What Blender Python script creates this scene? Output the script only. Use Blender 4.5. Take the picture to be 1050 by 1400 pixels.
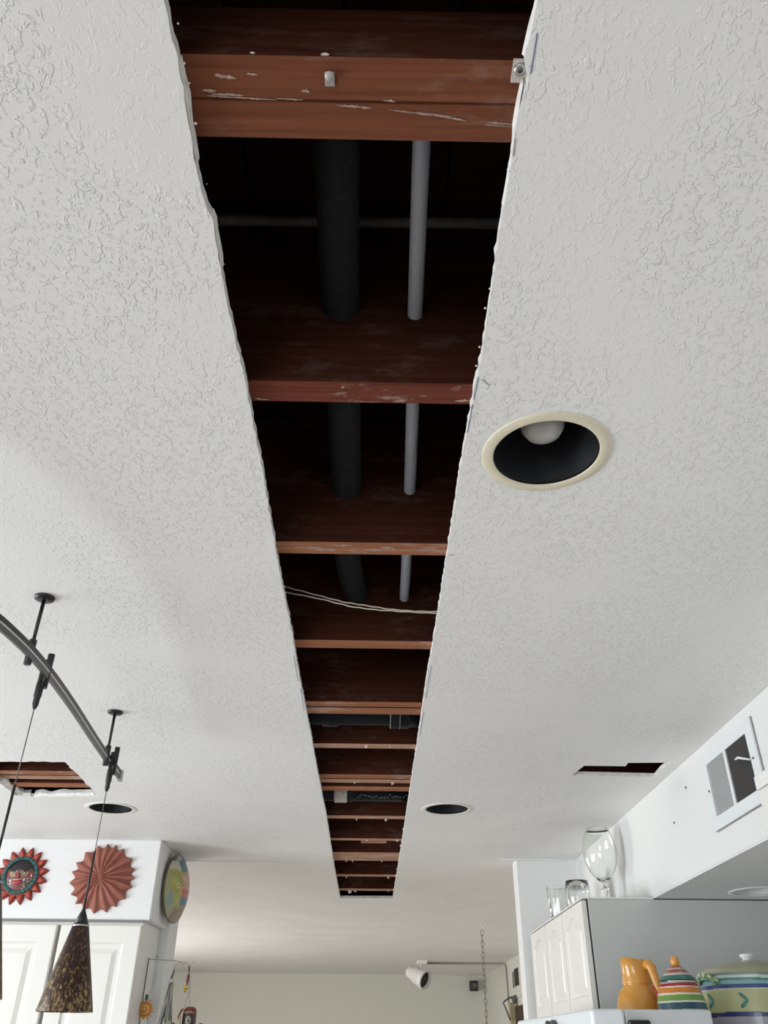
import bpy, bmesh, math, random
from mathutils import Vector, Matrix, noise
from mathutils.geometry import delaunay_2d_cdt
random.seed(7)
PI = math.pi
S = bpy.context.scene
C = S.collection
for o in list(bpy.data.objects):
    bpy.data.objects.remove(o)

# ---------------------------------------------------------------- camera
CZ = 1.71            # eye height
CEIL = 2.44          # ceiling height
r_ = (0.9998484, 0.01478037, 0.00920392)
d_ = (-0.01581488, 0.54975522, 0.83517608)
u_ = (0.00728431, -0.83519503, 0.54990563)
cam = bpy.data.cameras.new('camera')
camo = bpy.data.objects.new('camera', cam); C.objects.link(camo)
cx = Vector((r_[0], d_[0], u_[0])); cy = -Vector((r_[1], d_[1], u_[1])); cz = -Vector((r_[2], d_[2], u_[2]))
camo.matrix_world = Matrix(((cx.x, cy.x, cz.x, 0), (cx.y, cy.y, cz.y, 0), (cx.z, cy.z, cz.z, CZ), (0, 0, 0, 1)))
cam.sensor_fit = 'HORIZONTAL'; cam.sensor_width = 36; cam.lens = 36*1109/1050
cam.clip_start = 0.02; cam.clip_end = 60
S.camera = camo

# ---------------------------------------------------------------- world, lights, exposure
W = bpy.data.worlds.new('world'); S.world = W; W.use_nodes = True
bg = W.node_tree.nodes['Background']; bg.inputs[0].default_value = (0.80, 0.90, 1.0, 1); bg.inputs[1].default_value = 1.5
S.view_settings.view_transform = 'Standard'; S.view_settings.look = 'None'
S.view_settings.gamma = 1.0; S.view_settings.use_curve_mapping = False
S.view_settings.exposure = 0.0

def area(name, loc, direction, sx, sy, power, col):
    l = bpy.data.lights.new(name, 'AREA'); l.shape = 'RECTANGLE'; l.size = sx; l.size_y = sy
    l.energy = power; l.color = col
    o = bpy.data.objects.new(name, l); C.objects.link(o); o.location = loc
    o.rotation_euler = Vector(direction).to_track_quat('-Z', 'Y').to_euler()
    return o
# daylight entering through the kitchen window, the patio door behind the camera, and the far room's window
area('daylight_kitchen_window', (-3.75, 1.6, 1.35), (1, 0.0, 0.0), 2.2, 1.5, 132, (0.93, 0.97, 1.0))
area('daylight_patio_door', (-2.0, -4.7, 1.15), (0.05, 1, 0.0), 2.4, 2.0, 94, (0.94, 0.97, 1.0))
area('daylight_living_window', (-3.75, 7.2, 1.35), (1, 0.0, 0.0), 2.4, 1.5, 140, (1.0, 0.95, 0.91))

# ---------------------------------------------------------------- materials
def nt(name):
    m = bpy.data.materials.new(name); m.use_nodes = True
    n = m.node_tree; return m, n, n.nodes['Principled BSDF']
def mat(name, col, rough=0.5, metal=0.0, var=0.0, scale=30.0, bump=0.0, bscale=200.0, stretch=None, spec=None, coat=0):
    m, n, b = nt(name)
    b.inputs['Base Color'].default_value = (*col, 1); b.inputs['Roughness'].default_value = rough
    b.inputs['Metallic'].default_value = metal
    if spec is not None: b.inputs['Specular IOR Level'].default_value = spec
    if coat: b.inputs['Coat Weight'].default_value = coat
    if var or bump:
        tc = n.nodes.new('ShaderNodeTexCoord'); mp = n.nodes.new('ShaderNodeMapping')
        n.links.new(tc.outputs['Object'], mp.inputs[0])
        if stretch: mp.inputs['Scale'].default_value = stretch
    if var:
        t = n.nodes.new('ShaderNodeTexNoise'); t.inputs['Scale'].default_value = scale; t.inputs['Detail'].default_value = 4
        n.links.new(mp.outputs[0], t.inputs['Vector'])
        rp = n.nodes.new('ShaderNodeValToRGB'); rp.color_ramp.elements[0].position = 0.3; rp.color_ramp.elements[1].position = 0.7
        rp.color_ramp.elements[0].color = (*[c*(1-var) for c in col], 1)
        rp.color_ramp.elements[1].color = (*[min(1, c*(1+var)) for c in col], 1)
        n.links.new(t.outputs['Fac'], rp.inputs[0]); n.links.new(rp.outputs[0], b.inputs['Base Color'])
    if bump:
        t = n.nodes.new('ShaderNodeTexNoise'); t.inputs['Scale'].default_value = bscale; t.inputs['Detail'].default_value = 3
        n.links.new(mp.outputs[0], t.inputs['Vector'])
        bp = n.nodes.new('ShaderNodeBump'); bp.inputs['Strength'].default_value = 1; bp.inputs['Distance'].default_value = bump
        n.links.new(t.outputs['Fac'], bp.inputs['Height']); n.links.new(bp.outputs[0], b.inputs['Normal'])
    return m

def ceiling_mat(name, col, amount=1.0):
    m, n, b = nt(name); L = n.links.new; N = n.nodes.new
    b.inputs['Base Color'].default_value = (*col, 1); b.inputs['Roughness'].default_value = 0.62
    b.inputs['Specular IOR Level'].default_value = 0.35
    tc = N('ShaderNodeTexCoord'); mp = N('ShaderNodeMapping'); L(tc.outputs['Object'], mp.inputs[0])
    mp.inputs['Rotation'].default_value = (0, 0, 0.6); mp.inputs['Scale'].default_value = (1.0, 0.75, 1.0)
    def noise_(scale, detail, dist=0.0, rough=0.5, src=mp):
        t = N('ShaderNodeTexNoise'); t.inputs['Scale'].default_value = scale; t.inputs['Detail'].default_value = detail
        t.inputs['Distortion'].default_value = dist; t.inputs['Roughness'].default_value = rough
        L(src.outputs[0], t.inputs['Vector']); return t.outputs['Fac']
    def ramp(x, a, bb):
        q = N('ShaderNodeMapRange'); q.interpolation_type = 'SMOOTHSTEP'
        q.inputs['From Min'].default_value = a; q.inputs['From Max'].default_value = bb
        L(x, q.inputs['Value']); return q.outputs[0]
    def math_(op, a, bb):
        q = N('ShaderNodeMath'); q.operation = op
        for i, v in enumerate((a, bb)):
            if isinstance(v, (int, float)): q.inputs[i].default_value = v
            else: L(v, q.inputs[i])
        return q.outputs[0]
    big = ramp(noise_(88, 3, 0.35, 0.62), 0.555, 0.62)            # knocked-down islands with a crisp edge
    fine = ramp(noise_(170, 3, 0.5, 0.6), 0.57, 0.64)
    mask = ramp(noise_(3.6, 2, 0.3, 0.5), 0.36, 0.56)            # barer patches between texture
    mask2 = math_('ADD', math_('MULTIPLY', mask, 0.8), 0.2)
    h = math_('MULTIPLY', math_('MAXIMUM', big, math_('MULTIPLY', fine, 0.6)), mask2)
    h = math_('ADD', h, math_('MULTIPLY', noise_(2.2, 2), 0.8))
    bp = N('ShaderNodeBump'); bp.inputs['Strength'].default_value = amount; bp.inputs['Distance'].default_value = 0.0011
    L(h, bp.inputs['Height']); L(bp.outputs[0], b.inputs['Normal'])
    return m

def wood_mat(name, dark, light, dust=0.0, seed=0.0):
    m, n, b = nt(name); L = n.links.new; N = n.nodes.new
    b.inputs['Roughness'].default_value = 0.85; b.inputs['Specular IOR Level'].default_value = 0.08
    tc = N('ShaderNodeTexCoord'); mp = N('ShaderNodeMapping'); L(tc.outputs['Object'], mp.inputs[0])
    mp.inputs['Scale'].default_value = (1.0, 38, 38); mp.inputs['Location'].default_value = (seed, seed*2, seed)
    t = N('ShaderNodeTexNoise'); t.inputs['Scale'].default_value = 3.2; t.inputs['Detail'].default_value = 5; t.inputs['Distortion'].default_value = 0.5
    L(mp.outputs[0], t.inputs['Vector'])
    rp = N('ShaderNodeValToRGB'); rp.color_ramp.elements[0].position = 0.30; rp.color_ramp.elements[1].position = 0.72
    rp.color_ramp.elements[0].color = (*dark, 1); rp.color_ramp.elements[1].color = (*light, 1)
    L(t.outputs['Fac'], rp.inputs[0])
    mp2 = N('ShaderNodeMapping'); L(tc.outputs['Object'], mp2.inputs[0]); mp2.inputs['Location'].default_value = (seed*3, 0, 0)
    mp2.inputs['Scale'].default_value = (1.0, 3.0, 3.0)
    t2 = N('ShaderNodeTexNoise'); t2.inputs['Scale'].default_value = 26; t2.inputs['Detail'].default_value = 6; t2.inputs['Roughness'].default_value = 0.7
    L(mp2.outputs[0], t2.inputs['Vector'])
    t3 = N('ShaderNodeTexNoise'); t3.inputs['Scale'].default_value = 7; t3.inputs['Detail'].default_value = 2
    L(mp2.outputs[0], t3.inputs['Vector'])
    mu = N('ShaderNodeMath'); mu.operation = 'MULTIPLY'; L(t2.outputs['Fac'], mu.inputs[0]); L(t3.outputs['Fac'], mu.inputs[1])
    mr = N('ShaderNodeMapRange'); mr.inputs['From Min'].default_value = 0.275; mr.inputs['From Max'].default_value = 0.37
    mr.inputs['To Max'].default_value = dust
    L(mu.outputs[0], mr.inputs['Value'])
    mx = N('ShaderNodeMix'); mx.data_type = 'RGBA'; L(mr.outputs[0], mx.inputs['Factor'])
    L(rp.outputs[0], mx.inputs['A']); mx.inputs['B'].default_value = (0.55, 0.48, 0.43, 1)
    L(mx.outputs['Result'], b.inputs['Base Color'])
    bp = N('ShaderNodeBump'); bp.inputs['Distance'].default_value = 0.0007; L(t.outputs['Fac'], bp.inputs['Height']); L(bp.outputs[0], b.inputs['Normal'])
    return m

def attr_mat(name, rough=0.35, coat=0.0):
    m, n, b = nt(name); a = n.nodes.new('ShaderNodeVertexColor'); a.layer_name = 'paint'
    n.links.new(a.outputs[0], b.inputs['Base Color']); b.inputs['Roughness'].default_value = rough
    b.inputs['Coat Weight'].default_value = coat
    return m

def glass_mat(name, col, rough=0.0):
    m, n, b = nt(name)
    b.inputs['Base Color'].default_value = (*col, 1); b.inputs['Roughness'].default_value = rough
    b.inputs['Transmission Weight'].default_value = 1.0; b.inputs['IOR'].default_value = 1.45
    return m

def tortoise_mat(name):
    m, n, b = nt(name); L = n.links.new; N = n.nodes.new
    b.inputs['Roughness'].default_value = 0.38; b.inputs['Specular IOR Level'].default_value = 0.3
    tc = N('ShaderNodeTexCoord'); mp = N('ShaderNodeMapping'); L(tc.outputs['Object'], mp.inputs[0])
    mp.inputs['Scale'].default_value = (1.5, 1.5, 0.8)
    t = N('ShaderNodeTexNoise'); t.inputs['Scale'].default_value = 110; t.inputs['Detail'].default_value = 3; t.inputs['Distortion'].default_value = 0.9
    L(mp.outputs[0], t.inputs['Vector'])
    sx = N('ShaderNodeSeparateXYZ'); L(tc.outputs['Object'], sx.inputs[0])
    mr = N('ShaderNodeMapRange'); mr.inputs['From Min'].default_value = 0.0; mr.inputs['From Max'].default_value = 0.19
    mr.inputs['To Min'].default_value = 0.07; mr.inputs['To Max'].default_value = -0.11
    L(sx.outputs['Z'], mr.inputs['Value'])
    ad = N('ShaderNodeMath'); ad.operation = 'ADD'; L(t.outputs['Fac'], ad.inputs[0]); L(mr.outputs[0], ad.inputs[1])
    rp = N('ShaderNodeValToRGB'); e = rp.color_ramp.elements
    e[0].position = 0.50; e[0].color = (0.028, 0.010, 0.008, 1); e[1].position = 0.70; e[1].color = (0.34, 0.24, 0.09, 1)
    x = e.new(0.57); x.color = (0.10, 0.055, 0.022, 1)
    L(ad.outputs[0], rp.inputs[0]); L(rp.outputs[0], b.inputs['Base Color'])
    return m

M = {}
M['ceil'] = ceiling_mat('textured_ceiling_paint', (0.86, 0.86, 0.845))
M['wall'] = mat('white_wall_paint', (0.76, 0.765, 0.755), 0.6, bump=0.0012, bscale=40)
M['farwall'] = mat('pale_green_grey_wall', (0.66, 0.67, 0.61), 0.65)
M['smear'] = mat('thin_plaster_smear', (0.40, 0.30, 0.25), 0.95, var=0.35, scale=220)
M['crumb'] = mat('plaster_dust', (0.62, 0.57, 0.52), 0.95, var=0.2, scale=300)
M['gypsum'] = mat('broken_gypsum_edge', (0.82, 0.80, 0.77), 0.9, var=0.12, scale=60, bump=0.002, bscale=150)
M['floor'] = mat('floor_tile', (0.30, 0.25, 0.21), 0.45, var=0.08, scale=3)
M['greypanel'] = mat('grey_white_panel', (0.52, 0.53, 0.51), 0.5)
M['wood1'] = wood_mat('red_brown_joist', (0.14, 0.048, 0.026), (0.22, 0.080, 0.042), 0.10, 0.3)
M['wood2'] = wood_mat('red_brown_joist_dusty', (0.115, 0.032, 0.020), (0.19, 0.058, 0.036), 0.60, 1.7)
M['wood3'] = wood_mat('orange_brown_joist', (0.25, 0.100, 0.052), (0.38, 0.170, 0.092), 0.35, 4.1)
M['wood4'] = wood_mat('tan_scuffed_joist', (0.34, 0.19, 0.125), (0.48, 0.28, 0.19), 0.5, 6.1)
M['joistside'] = wood_mat('cavity_shaded_joist_side', (0.040, 0.0115, 0.0065), (0.066, 0.020, 0.011), 0.05, 0.9)  # joist wood darkened so the colour carries the cavity's shade
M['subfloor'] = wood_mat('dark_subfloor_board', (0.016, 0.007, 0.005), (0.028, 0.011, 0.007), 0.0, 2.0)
M['black'] = mat('black_metal', (0.007, 0.007, 0.008), 0.4)
M['foam'] = mat('black_foam_pipe', (0.022, 0.023, 0.025), 0.85, var=0.2, scale=120, bump=0.0006, bscale=400, spec=0.15)
M['abs'] = mat('black_drain_plastic', (0.009, 0.011, 0.013), 0.45, var=0.3, scale=40, spec=0.1)
M['greyp'] = mat('grey_plastic_pipe', (0.54, 0.60, 0.70), 0.45, var=0.05, scale=10)
M['conduit'] = mat('dull_steel_conduit', (0.13, 0.13, 0.12), 0.6, var=0.2, scale=40)
M['wire'] = mat('cream_wire', (0.62, 0.56, 0.48), 0.6)
M['cream'] = mat('cream_trim_paint', (0.75, 0.70, 0.54), 0.4, var=0.04, scale=15)
M['palering'] = mat('pale_ring_paint', (0.80, 0.78, 0.70), 0.45)
M['whitetrim'] = mat('white_metal_trim', (0.80, 0.80, 0.77), 0.4)
M['canblack'] = mat('black_baffle', (0.008, 0.009, 0.011), 0.6, spec=0.2)
M['bulb'] = mat('frosted_bulb', (0.62, 0.62, 0.62), 0.25)
M['cab'] = mat('white_cabinet_paint', (0.77, 0.765, 0.735), 0.35)
M['cabcream'] = mat('off_white_cabinet_paint', (0.76, 0.745, 0.70), 0.35)
M['darkgap'] = mat('dark_gap', (0.03, 0.028, 0.026), 0.8)
M['fridge'] = mat('white_appliance_enamel', (0.80, 0.84, 0.87), 0.3)
M['ventw'] = mat('vent_white_enamel', (0.76, 0.79, 0.80), 0.4)
M['ventd'] = mat('dark_duct', (0.020, 0.017, 0.015), 0.7)
M['ventslat'] = mat('vent_slat_shaded', (0.075, 0.070, 0.066), 0.5)  # shade put into the slat colour for the dark louvre bank
M['ventslatl'] = mat('vent_slat_lit', (0.36, 0.37, 0.37), 0.5)  # lighter slat copy, painted for the bank showing its lit faces
M['steel'] = mat('zinc_steel', (0.45, 0.45, 0.46), 0.35, 0.8)
M['railgrey'] = mat('bronze_rail', (0.10, 0.10, 0.095), 0.4, 0.4)
M['railline'] = mat('clear_rail_insulator', (0.62, 0.62, 0.60), 0.35)
M['terra'] = mat('terracotta', (0.295, 0.100, 0.070), 0.7, var=0.12, scale=25, bump=0.0006, bscale=200)
M['paint'] = attr_mat('hand_painted_glaze', 0.3, 0.25)
M['paintmatte'] = attr_mat('hand_painted_clay', 0.5)
M['glass'] = glass_mat('clear_glass', (0.97, 0.98, 0.96))
M['tort'] = tortoise_mat('tortoiseshell_glass')
M['blue'] = mat('blue_pencil', (0.16, 0.20, 0.36), 0.8)
M['crack'] = mat('crack_line', (0.30, 0.29, 0.26), 0.9)
M['white'] = mat('plain_white', (0.8, 0.8, 0.78), 0.5)
M['chain'] = mat('antique_brass_chain', (0.20, 0.17, 0.12), 0.45, 0.6)
M['orange'] = mat('orange_glaze', (0.64, 0.30, 0.055), 0.22, var=0.06, scale=12, coat=0.3)
M['redglaze'] = mat('red_glaze', (0.42, 0.05, 0.04), 0.3)
M['frame'] = mat('window_frame_white', (0.8, 0.8, 0.8), 0.4)
M['coupl'] = mat('worn_steel_band', (0.42, 0.40, 0.38), 0.5, 0.2, var=0.25, scale=80)

# ---------------------------------------------------------------- mesh helpers
def B(): return bmesh.new()
def box(bm, c, s, rot=None, bev=0.0, seg=1):
    g = bmesh.ops.create_cube(bm, size=1.0); vs = g['verts']
    bmesh.ops.scale(bm, verts=vs, vec=s)
    if bev:
        es = list({e for v in vs for e in v.link_edges})
        q = bmesh.ops.bevel(bm, geom=es, offset=bev, segments=seg, affect='EDGES', profile=0.5)
        vs = list({v for f in q['faces'] for v in f.verts} | {v for v in vs if v.is_valid})
        vs = list({v for v0 in vs for f in v0.link_faces for v in f.verts})
    if rot: bmesh.ops.rotate(bm, verts=vs, cent=(0, 0, 0), matrix=rot)
    bmesh.ops.translate(bm, verts=vs, vec=c)
def bx(bm, x0, x1, y0, y1, z0, z1, bev=0.0, seg=1):
    box(bm, ((x0+x1)/2, (y0+y1)/2, (z0+z1)/2), (abs(x1-x0), abs(y1-y0), abs(z1-z0)), None, bev, seg)
def tube(bm, pts, r, n=10, caps=True, sq=None):
    pts = [Vector(p) for p in pts]; rs = r if isinstance(r, (list, tuple)) else [r]*len(pts)
    rings = []; ref = None
    for i, p in enumerate(pts):
        t = (pts[min(i+1, len(pts)-1)]-pts[max(i-1, 0)]).normalized()
        if ref is None: ref = t.orthogonal().normalized()
        ref = (ref - t*ref.dot(t)).normalized(); b = t.cross(ref)
        rings.append([bm.verts.new(p+rs[i]*(math.cos(a)*ref+math.sin(a)*b)) for a in [2*PI*k/n for k in range(n)]])
    for a, b in zip(rings, rings[1:]):
        for k in range(n):
            bm.faces.new((a[k], a[(k+1) % n], b[(k+1) % n], b[k])).smooth = True
    if caps: bm.faces.new(rings[0][::-1]); bm.faces.new(rings[-1])
def lathe(bm, prof, n=32, c=(0, 0, 0), axis=None, ang=None):
    """prof: list of (radius, height); axis None = z"""
    c = Vector(c); rot = Matrix.Identity(3) if axis is None else Vector((0, 0, 1)).rotation_difference(Vector(axis)).to_matrix()
    rings = []
    for rr, z in prof:
        if rr < 1e-6: rings.append([bm.verts.new(c+rot@Vector((0, 0, z)))])
        else: rings.append([bm.verts.new(c+rot@Vector((rr*math.cos(2*PI*k/n), rr*math.sin(2*PI*k/n), z))) for k in range(n)])
    for a, b in zip(rings, rings[1:]):
        for k in range(n):
            k2 = (k+1) % n
            f = None
            if len(a) == 1 and len(b) > 1: f = (a[0], b[k2], b[k])
            elif len(b) == 1 and len(a) > 1: f = (a[k], a[k2], b[0])
            elif len(a) > 1: f = (a[k], a[k2], b[k2], b[k])
            if f: bm.faces.new(f).smooth = True
def ball(bm, c, r, sc=(1, 1, 1), u=14, v=10):
    g = bmesh.ops.create_uvsphere(bm, u_segments=u, v_segments=v, radius=r)
    bmesh.ops.scale(bm, verts=g['verts'], vec=sc); bmesh.ops.translate(bm, verts=g['verts'], vec=c)
    for vv in g['verts']:
        for f in vv.link_faces: f.smooth = True
def prism(bm, poly, fn, t0, t1):
    """poly 2-D points; fn(u,v,t) -> 3-D"""
    a = [bm.verts.new(fn(u, v, t0)) for u, v in poly]; b = [bm.verts.new(fn(u, v, t1)) for u, v in poly]
    n = len(poly)
    bm.faces.new(a[::-1]); bm.faces.new(b)
    for i in range(n): bm.faces.new((a[i], a[(i+1) % n], b[(i+1) % n], b[i]))
def slab(bm, outer, holes, z0, z1, side_index=1):
    """flat slab with holes; side faces get material slot 1"""
    pts = []; edges = []
    for loop in [outer]+holes:
        s = len(pts); pts += [Vector(p) for p in loop]
        edges += [(s+i, s+(i+1) % len(loop)) for i in range(len(loop))]
    v, e, f, _, _, _ = delaunay_2d_cdt(pts, edges, [], 0, 1e-6)
    def inside(p, poly):
        c = False
        for i in range(len(poly)):
            a, b = poly[i], poly[i-1]
            if (a[1] > p[1]) != (b[1] > p[1]) and p[0] < (b[0]-a[0])*(p[1]-a[1])/(b[1]-a[1])+a[0]: c = not c
        return c
    lo = [bm.verts.new((q[0], q[1], z0)) for q in v]; hi = [bm.verts.new((q[0], q[1], z1)) for q in v]
    used = {}
    for t in f:
        cc = sum((v[i] for i in t), Vector((0, 0)))/len(t)
        if not inside(cc, outer) or any(inside(cc, h) for h in holes): continue
        bm.faces.new([lo[i] for i in t][::-1]); bm.faces.new([hi[i] for i in t])
        for i in range(len(t)):
            a, b = t[i], t[(i+1) % len(t)]
            used.setdefault((min(a, b), max(a, b)), []).append((a, b))
    for k, l in used.items():
        if len(l) == 1:
            a, b = l[0]; fc = bm.faces.new((lo[a], lo[b], hi[b], hi[a])); fc.material_index = side_index
    bmesh.ops.delete(bm, geom=[q for q in bm.verts if not q.link_faces], context='VERTS')

def obj(name, bm, m, parent=None, loc=None, paint=None, norm=True):
    if norm: bmesh.ops.recalc_face_normals(bm, faces=bm.faces)
    me = bpy.data.meshes.new(name); bm.to_mesh(me); bm.free()
    for mm in (m if isinstance(m, (list, tuple)) else [m]): me.materials.append(M[mm] if isinstance(mm, str) else mm)
    o = bpy.data.objects.new(name, me); C.objects.link(o)
    if parent: o.parent = parent
    if loc: o.location = loc
    if paint:
        a = me.color_attributes.new('paint', 'FLOAT_COLOR', 'CORNER')
        for p in me.polygons:
            cc = paint(p.center)
            for li in p.loop_indices: a.data[li].color = (*cc, 1)
    return o
def thing(name, label, cat, loc=(0, 0, 0), group=None, rotz=0):
    o = bpy.data.objects.new(name, None); C.objects.link(o); o.empty_display_size = 0.05
    o.location = loc; o.rotation_euler = (0, 0, rotz); tag(o, label, cat, group); return o
def tag(o, label, cat, group=None):
    o['label'] = label; o['category'] = cat
    if group: o['group'] = group
    return o
def struct(name, bm, m, parent=None):
    o = obj(name, bm, m, parent)
    if not parent: o['kind'] = 'structure'
    return o
def sb(name, m, *a, **k):
    bm = B(); bx(bm, *a, **k); return struct(name, bm, m)

# ================================================================ the room shell
TOP = 2.80
sb('floor', 'floor', -3.7, 1.7, -4.6, 11.45, -0.1, 0)
# wall_left with two windows
bm = B()
for y0, y1, z0, z1 in ((-4.6, 0.5, 0, TOP), (0.5, 2.7, 0, 0.6), (0.5, 2.7, 2.1, TOP), (2.7, 6.0, 0, TOP), (6.0, 8.4, 0, 0.6), (6.0, 8.4, 2.1, TOP), (8.4, 11.45, 0, TOP)):
    bx(bm, -3.7, -3.6, y0, y1, z0, z1)
struct('wall_left', bm, 'wall')
for i, (y0, y1) in enumerate(((0.5, 2.7), (6.0, 8.4))):
    bm = B()
    for a in ((y0, y0+.05, 0.6, 2.1), (y1-.05, y1, 0.6, 2.1), (y0, y1, 0.6, 0.65), (y0, y1, 2.05, 2.1), ((y0+y1)/2-.025, (y0+y1)/2+.025, 0.6, 2.1)):
        bx(bm, -3.68, -3.60, *a)
    struct('window_%d' % (i+1), bm, 'frame')
bm = B()
for x0, x1, z0, z1 in ((-3.6, -3.3, 0, TOP), (-0.7, 1.7, 0, TOP), (-3.3, -0.7, 2.15, TOP)):
    bx(bm, x0, x1, -4.6, -4.5, z0, z1)
struct('wall_rear', bm, 'wall')
bm = B()
for x0, x1, z0, z1 in ((-3.3, -3.24, 0, 2.15), (-0.76, -0.7, 0, 2.15), (-2.03, -1.97, 0, 2.15), (-3.3, -0.7, 2.09, 2.15)):
    bx(bm, x0, x1, -4.58, -4.52, z0, z1)
struct('door_1', bm, 'frame')
sb('wall_right', 'wall', 1.6, 1.7, -4.5, 4.03, 0, TOP)
sb('wall_beside_kitchen', 'wall', 0.674, 1.7, 4.03, 4.15, 0, CEIL)
sb('wall_behind_cabinets', 'wall', -3.6, -0.884, 4.0, 4.175, 0, CEIL)
sb('wall_far_right', 'farwall', 1.40, 1.5, 4.15, 11.35, 0, TOP)
sb('wall_far', 'farwall', -3.6, 1.7, 11.35, 11.45, 0, TOP)

# ---------------------------------------------------------------- ceiling slab with its cut openings
def jag(pts, amp, step, seed):
    out = []
    for i in range(len(pts)-1):
        a, b = Vector(pts[i]), Vector(pts[i+1]); n = max(1, int((b-a).length/step))
        for k in range(n):
            p = a.lerp(b, k/n); w = amp*(noise.noise(Vector((p.x*70+seed, p.y*70, seed)))*1.2+random.uniform(-.35, .35))
            t = (b-a).normalized(); nrm = Vector((-t.y, t.x)); q = p+nrm*w if (i or k) else p
            out.append((q.x, q.y))
    return out
slotL = [(-0.184, 0.10), (-0.1837, 0.3344), (-0.1842, 0.3578), (-0.1822, 0.3825), (-0.1827, 0.4088), (-0.1839, 0.4404), (-0.1846, 0.4635), (-0.1851, 0.4984), (-0.1819, 0.5367), (-0.1787, 0.5501), (-0.1799, 0.5928), (-0.1798, 0.6181), (-0.1791, 0.7076), (-0.1753, 0.8044), (-0.1754, 0.8453), (-0.1745, 1.0116), (-0.1776, 1.2564), (-0.1755, 1.5972), (-0.1774, 1.8698), (-0.1758, 2.2248), (-0.1762, 2.6632), (-0.1739, 3.2712), (-0.181, 4.1716), (-0.182, 5.2767)]
slotR = [(0.128, 0.10), (0.1281, 0.3284), (0.1277, 0.3517), (0.1241, 0.3765), (0.1312, 0.3959), (0.1269, 0.4234), (0.1278, 0.4571), (0.128, 0.4878), (0.1277, 0.5436), (0.1277, 0.5911), (0.1294, 0.6431), (0.1304, 0.7379), (0.1277, 0.7972), (0.1272, 0.838), (0.1258, 1.0039), (0.1265, 1.2478), (0.127, 1.5162), (0.125, 1.836), (0.1271, 2.2133), (0.1277, 2.7373), (0.1296, 3.3811), (0.1302, 4.1537), (0.1297, 5.2554)]
slot = jag(slotL, 0.0016, 0.008, 1.0)+jag([(-0.182, 5.27), (0.1297, 5.2554)], 0.003, 0.02, 2)+jag(slotR[::-1], 0.0016, 0.008, 3.0)+[(0.128, 0.10)]
holeL = jag([(-0.956, 2.549), (-1.25, 2.549), (-1.25, 2.80), (-1.26, 2.965), (-1.20, 2.985), (-1.10, 2.972), (-0.968, 2.956), (-0.956, 2.549)], 0.006, 0.02, 5)
holeR = [(0.640, 2.628), (0.655, 2.522), (0.784, 2.522), (0.782, 2.486), (0.912, 2.478), (0.905, 2.56), (0.910, 2.640)]
CANS = [(0.248, 0.946), (0.275, 3.088), (-0.969, 3.135)]
def circ(x, y, r, n=40): return [(x+r*math.cos(2*PI*k/n), y+r*math.sin(2*PI*k/n)) for k in range(n)]
bm = B()
slab(bm, [(-3.6, -4.5), (1.6, -4.5), (1.6, 11.35), (-3.6, 11.35)], [slot, holeL, holeR]+[circ(x, y, 0.083) for x, y in CANS], CEIL, CEIL+0.013)
ceiling = struct('ceiling', bm, ['ceil', 'gypsum'])

# joists: (near y, far y, bottom z, top z, material, name)
JB = CEIL+0.0135; JT = 2.735
joists = [(0.386, 0.4262, JB, JB+0.089, 'wood1'), (0.4275, 0.467, JB+0.002, JB+0.091, 'wood1'),
          (0.815, 0.856, JB, JT, 'wood2'), (1.231, 1.271, JB, JT, 'wood3'), (1.647, 1.687, JB, JT, 'wood3'),
          (2.027, 2.061, JB, JT, 'wood3'), (2.072, 2.118, JB, JT, 'wood3'), (2.378, 2.418, JB, JT, 'wood4'),
          (2.704, 2.747, JB, JT, 'wood3'), (2.768, 2.806, JB+0.002, JT, 'wood4'), (2.85, 2.902, JB, JT, 'wood3'),
          (3.273, 3.318, JB, JT, 'wood4'), (3.685, 3.722, JB, JT, 'wood4'), (3.985, 4.18, JB, JT, 'wood4'),
          (4.559, 4.618, JB, JT, 'wood4'), (5.018, 5.083, JB, JT, 'wood4'), (-0.02, 0.02, JB, JT, 'wood1')]
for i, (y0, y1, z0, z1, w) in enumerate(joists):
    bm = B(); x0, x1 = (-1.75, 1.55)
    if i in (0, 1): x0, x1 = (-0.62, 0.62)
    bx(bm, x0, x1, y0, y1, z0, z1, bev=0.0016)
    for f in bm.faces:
        if f.normal.z > -0.6: f.material_index = 1  # all but the undersides get the colour with cavity shade in it
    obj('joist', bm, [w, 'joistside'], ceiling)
bm = B(); bx(bm, -0.047, 0.064, 3.724, 3.775, JB, JB+0.12, bev=0.001); obj('blocking', bm, 'wood3', ceiling)
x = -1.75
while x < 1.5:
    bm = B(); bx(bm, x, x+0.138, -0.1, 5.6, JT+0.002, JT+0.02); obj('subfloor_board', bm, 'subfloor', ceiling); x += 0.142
bm = B(); bx(bm, -3.7, 1.7, -4.6, 11.45, TOP, TOP+0.05); obj('upper_floor', bm, 'subfloor', ceiling)

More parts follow.
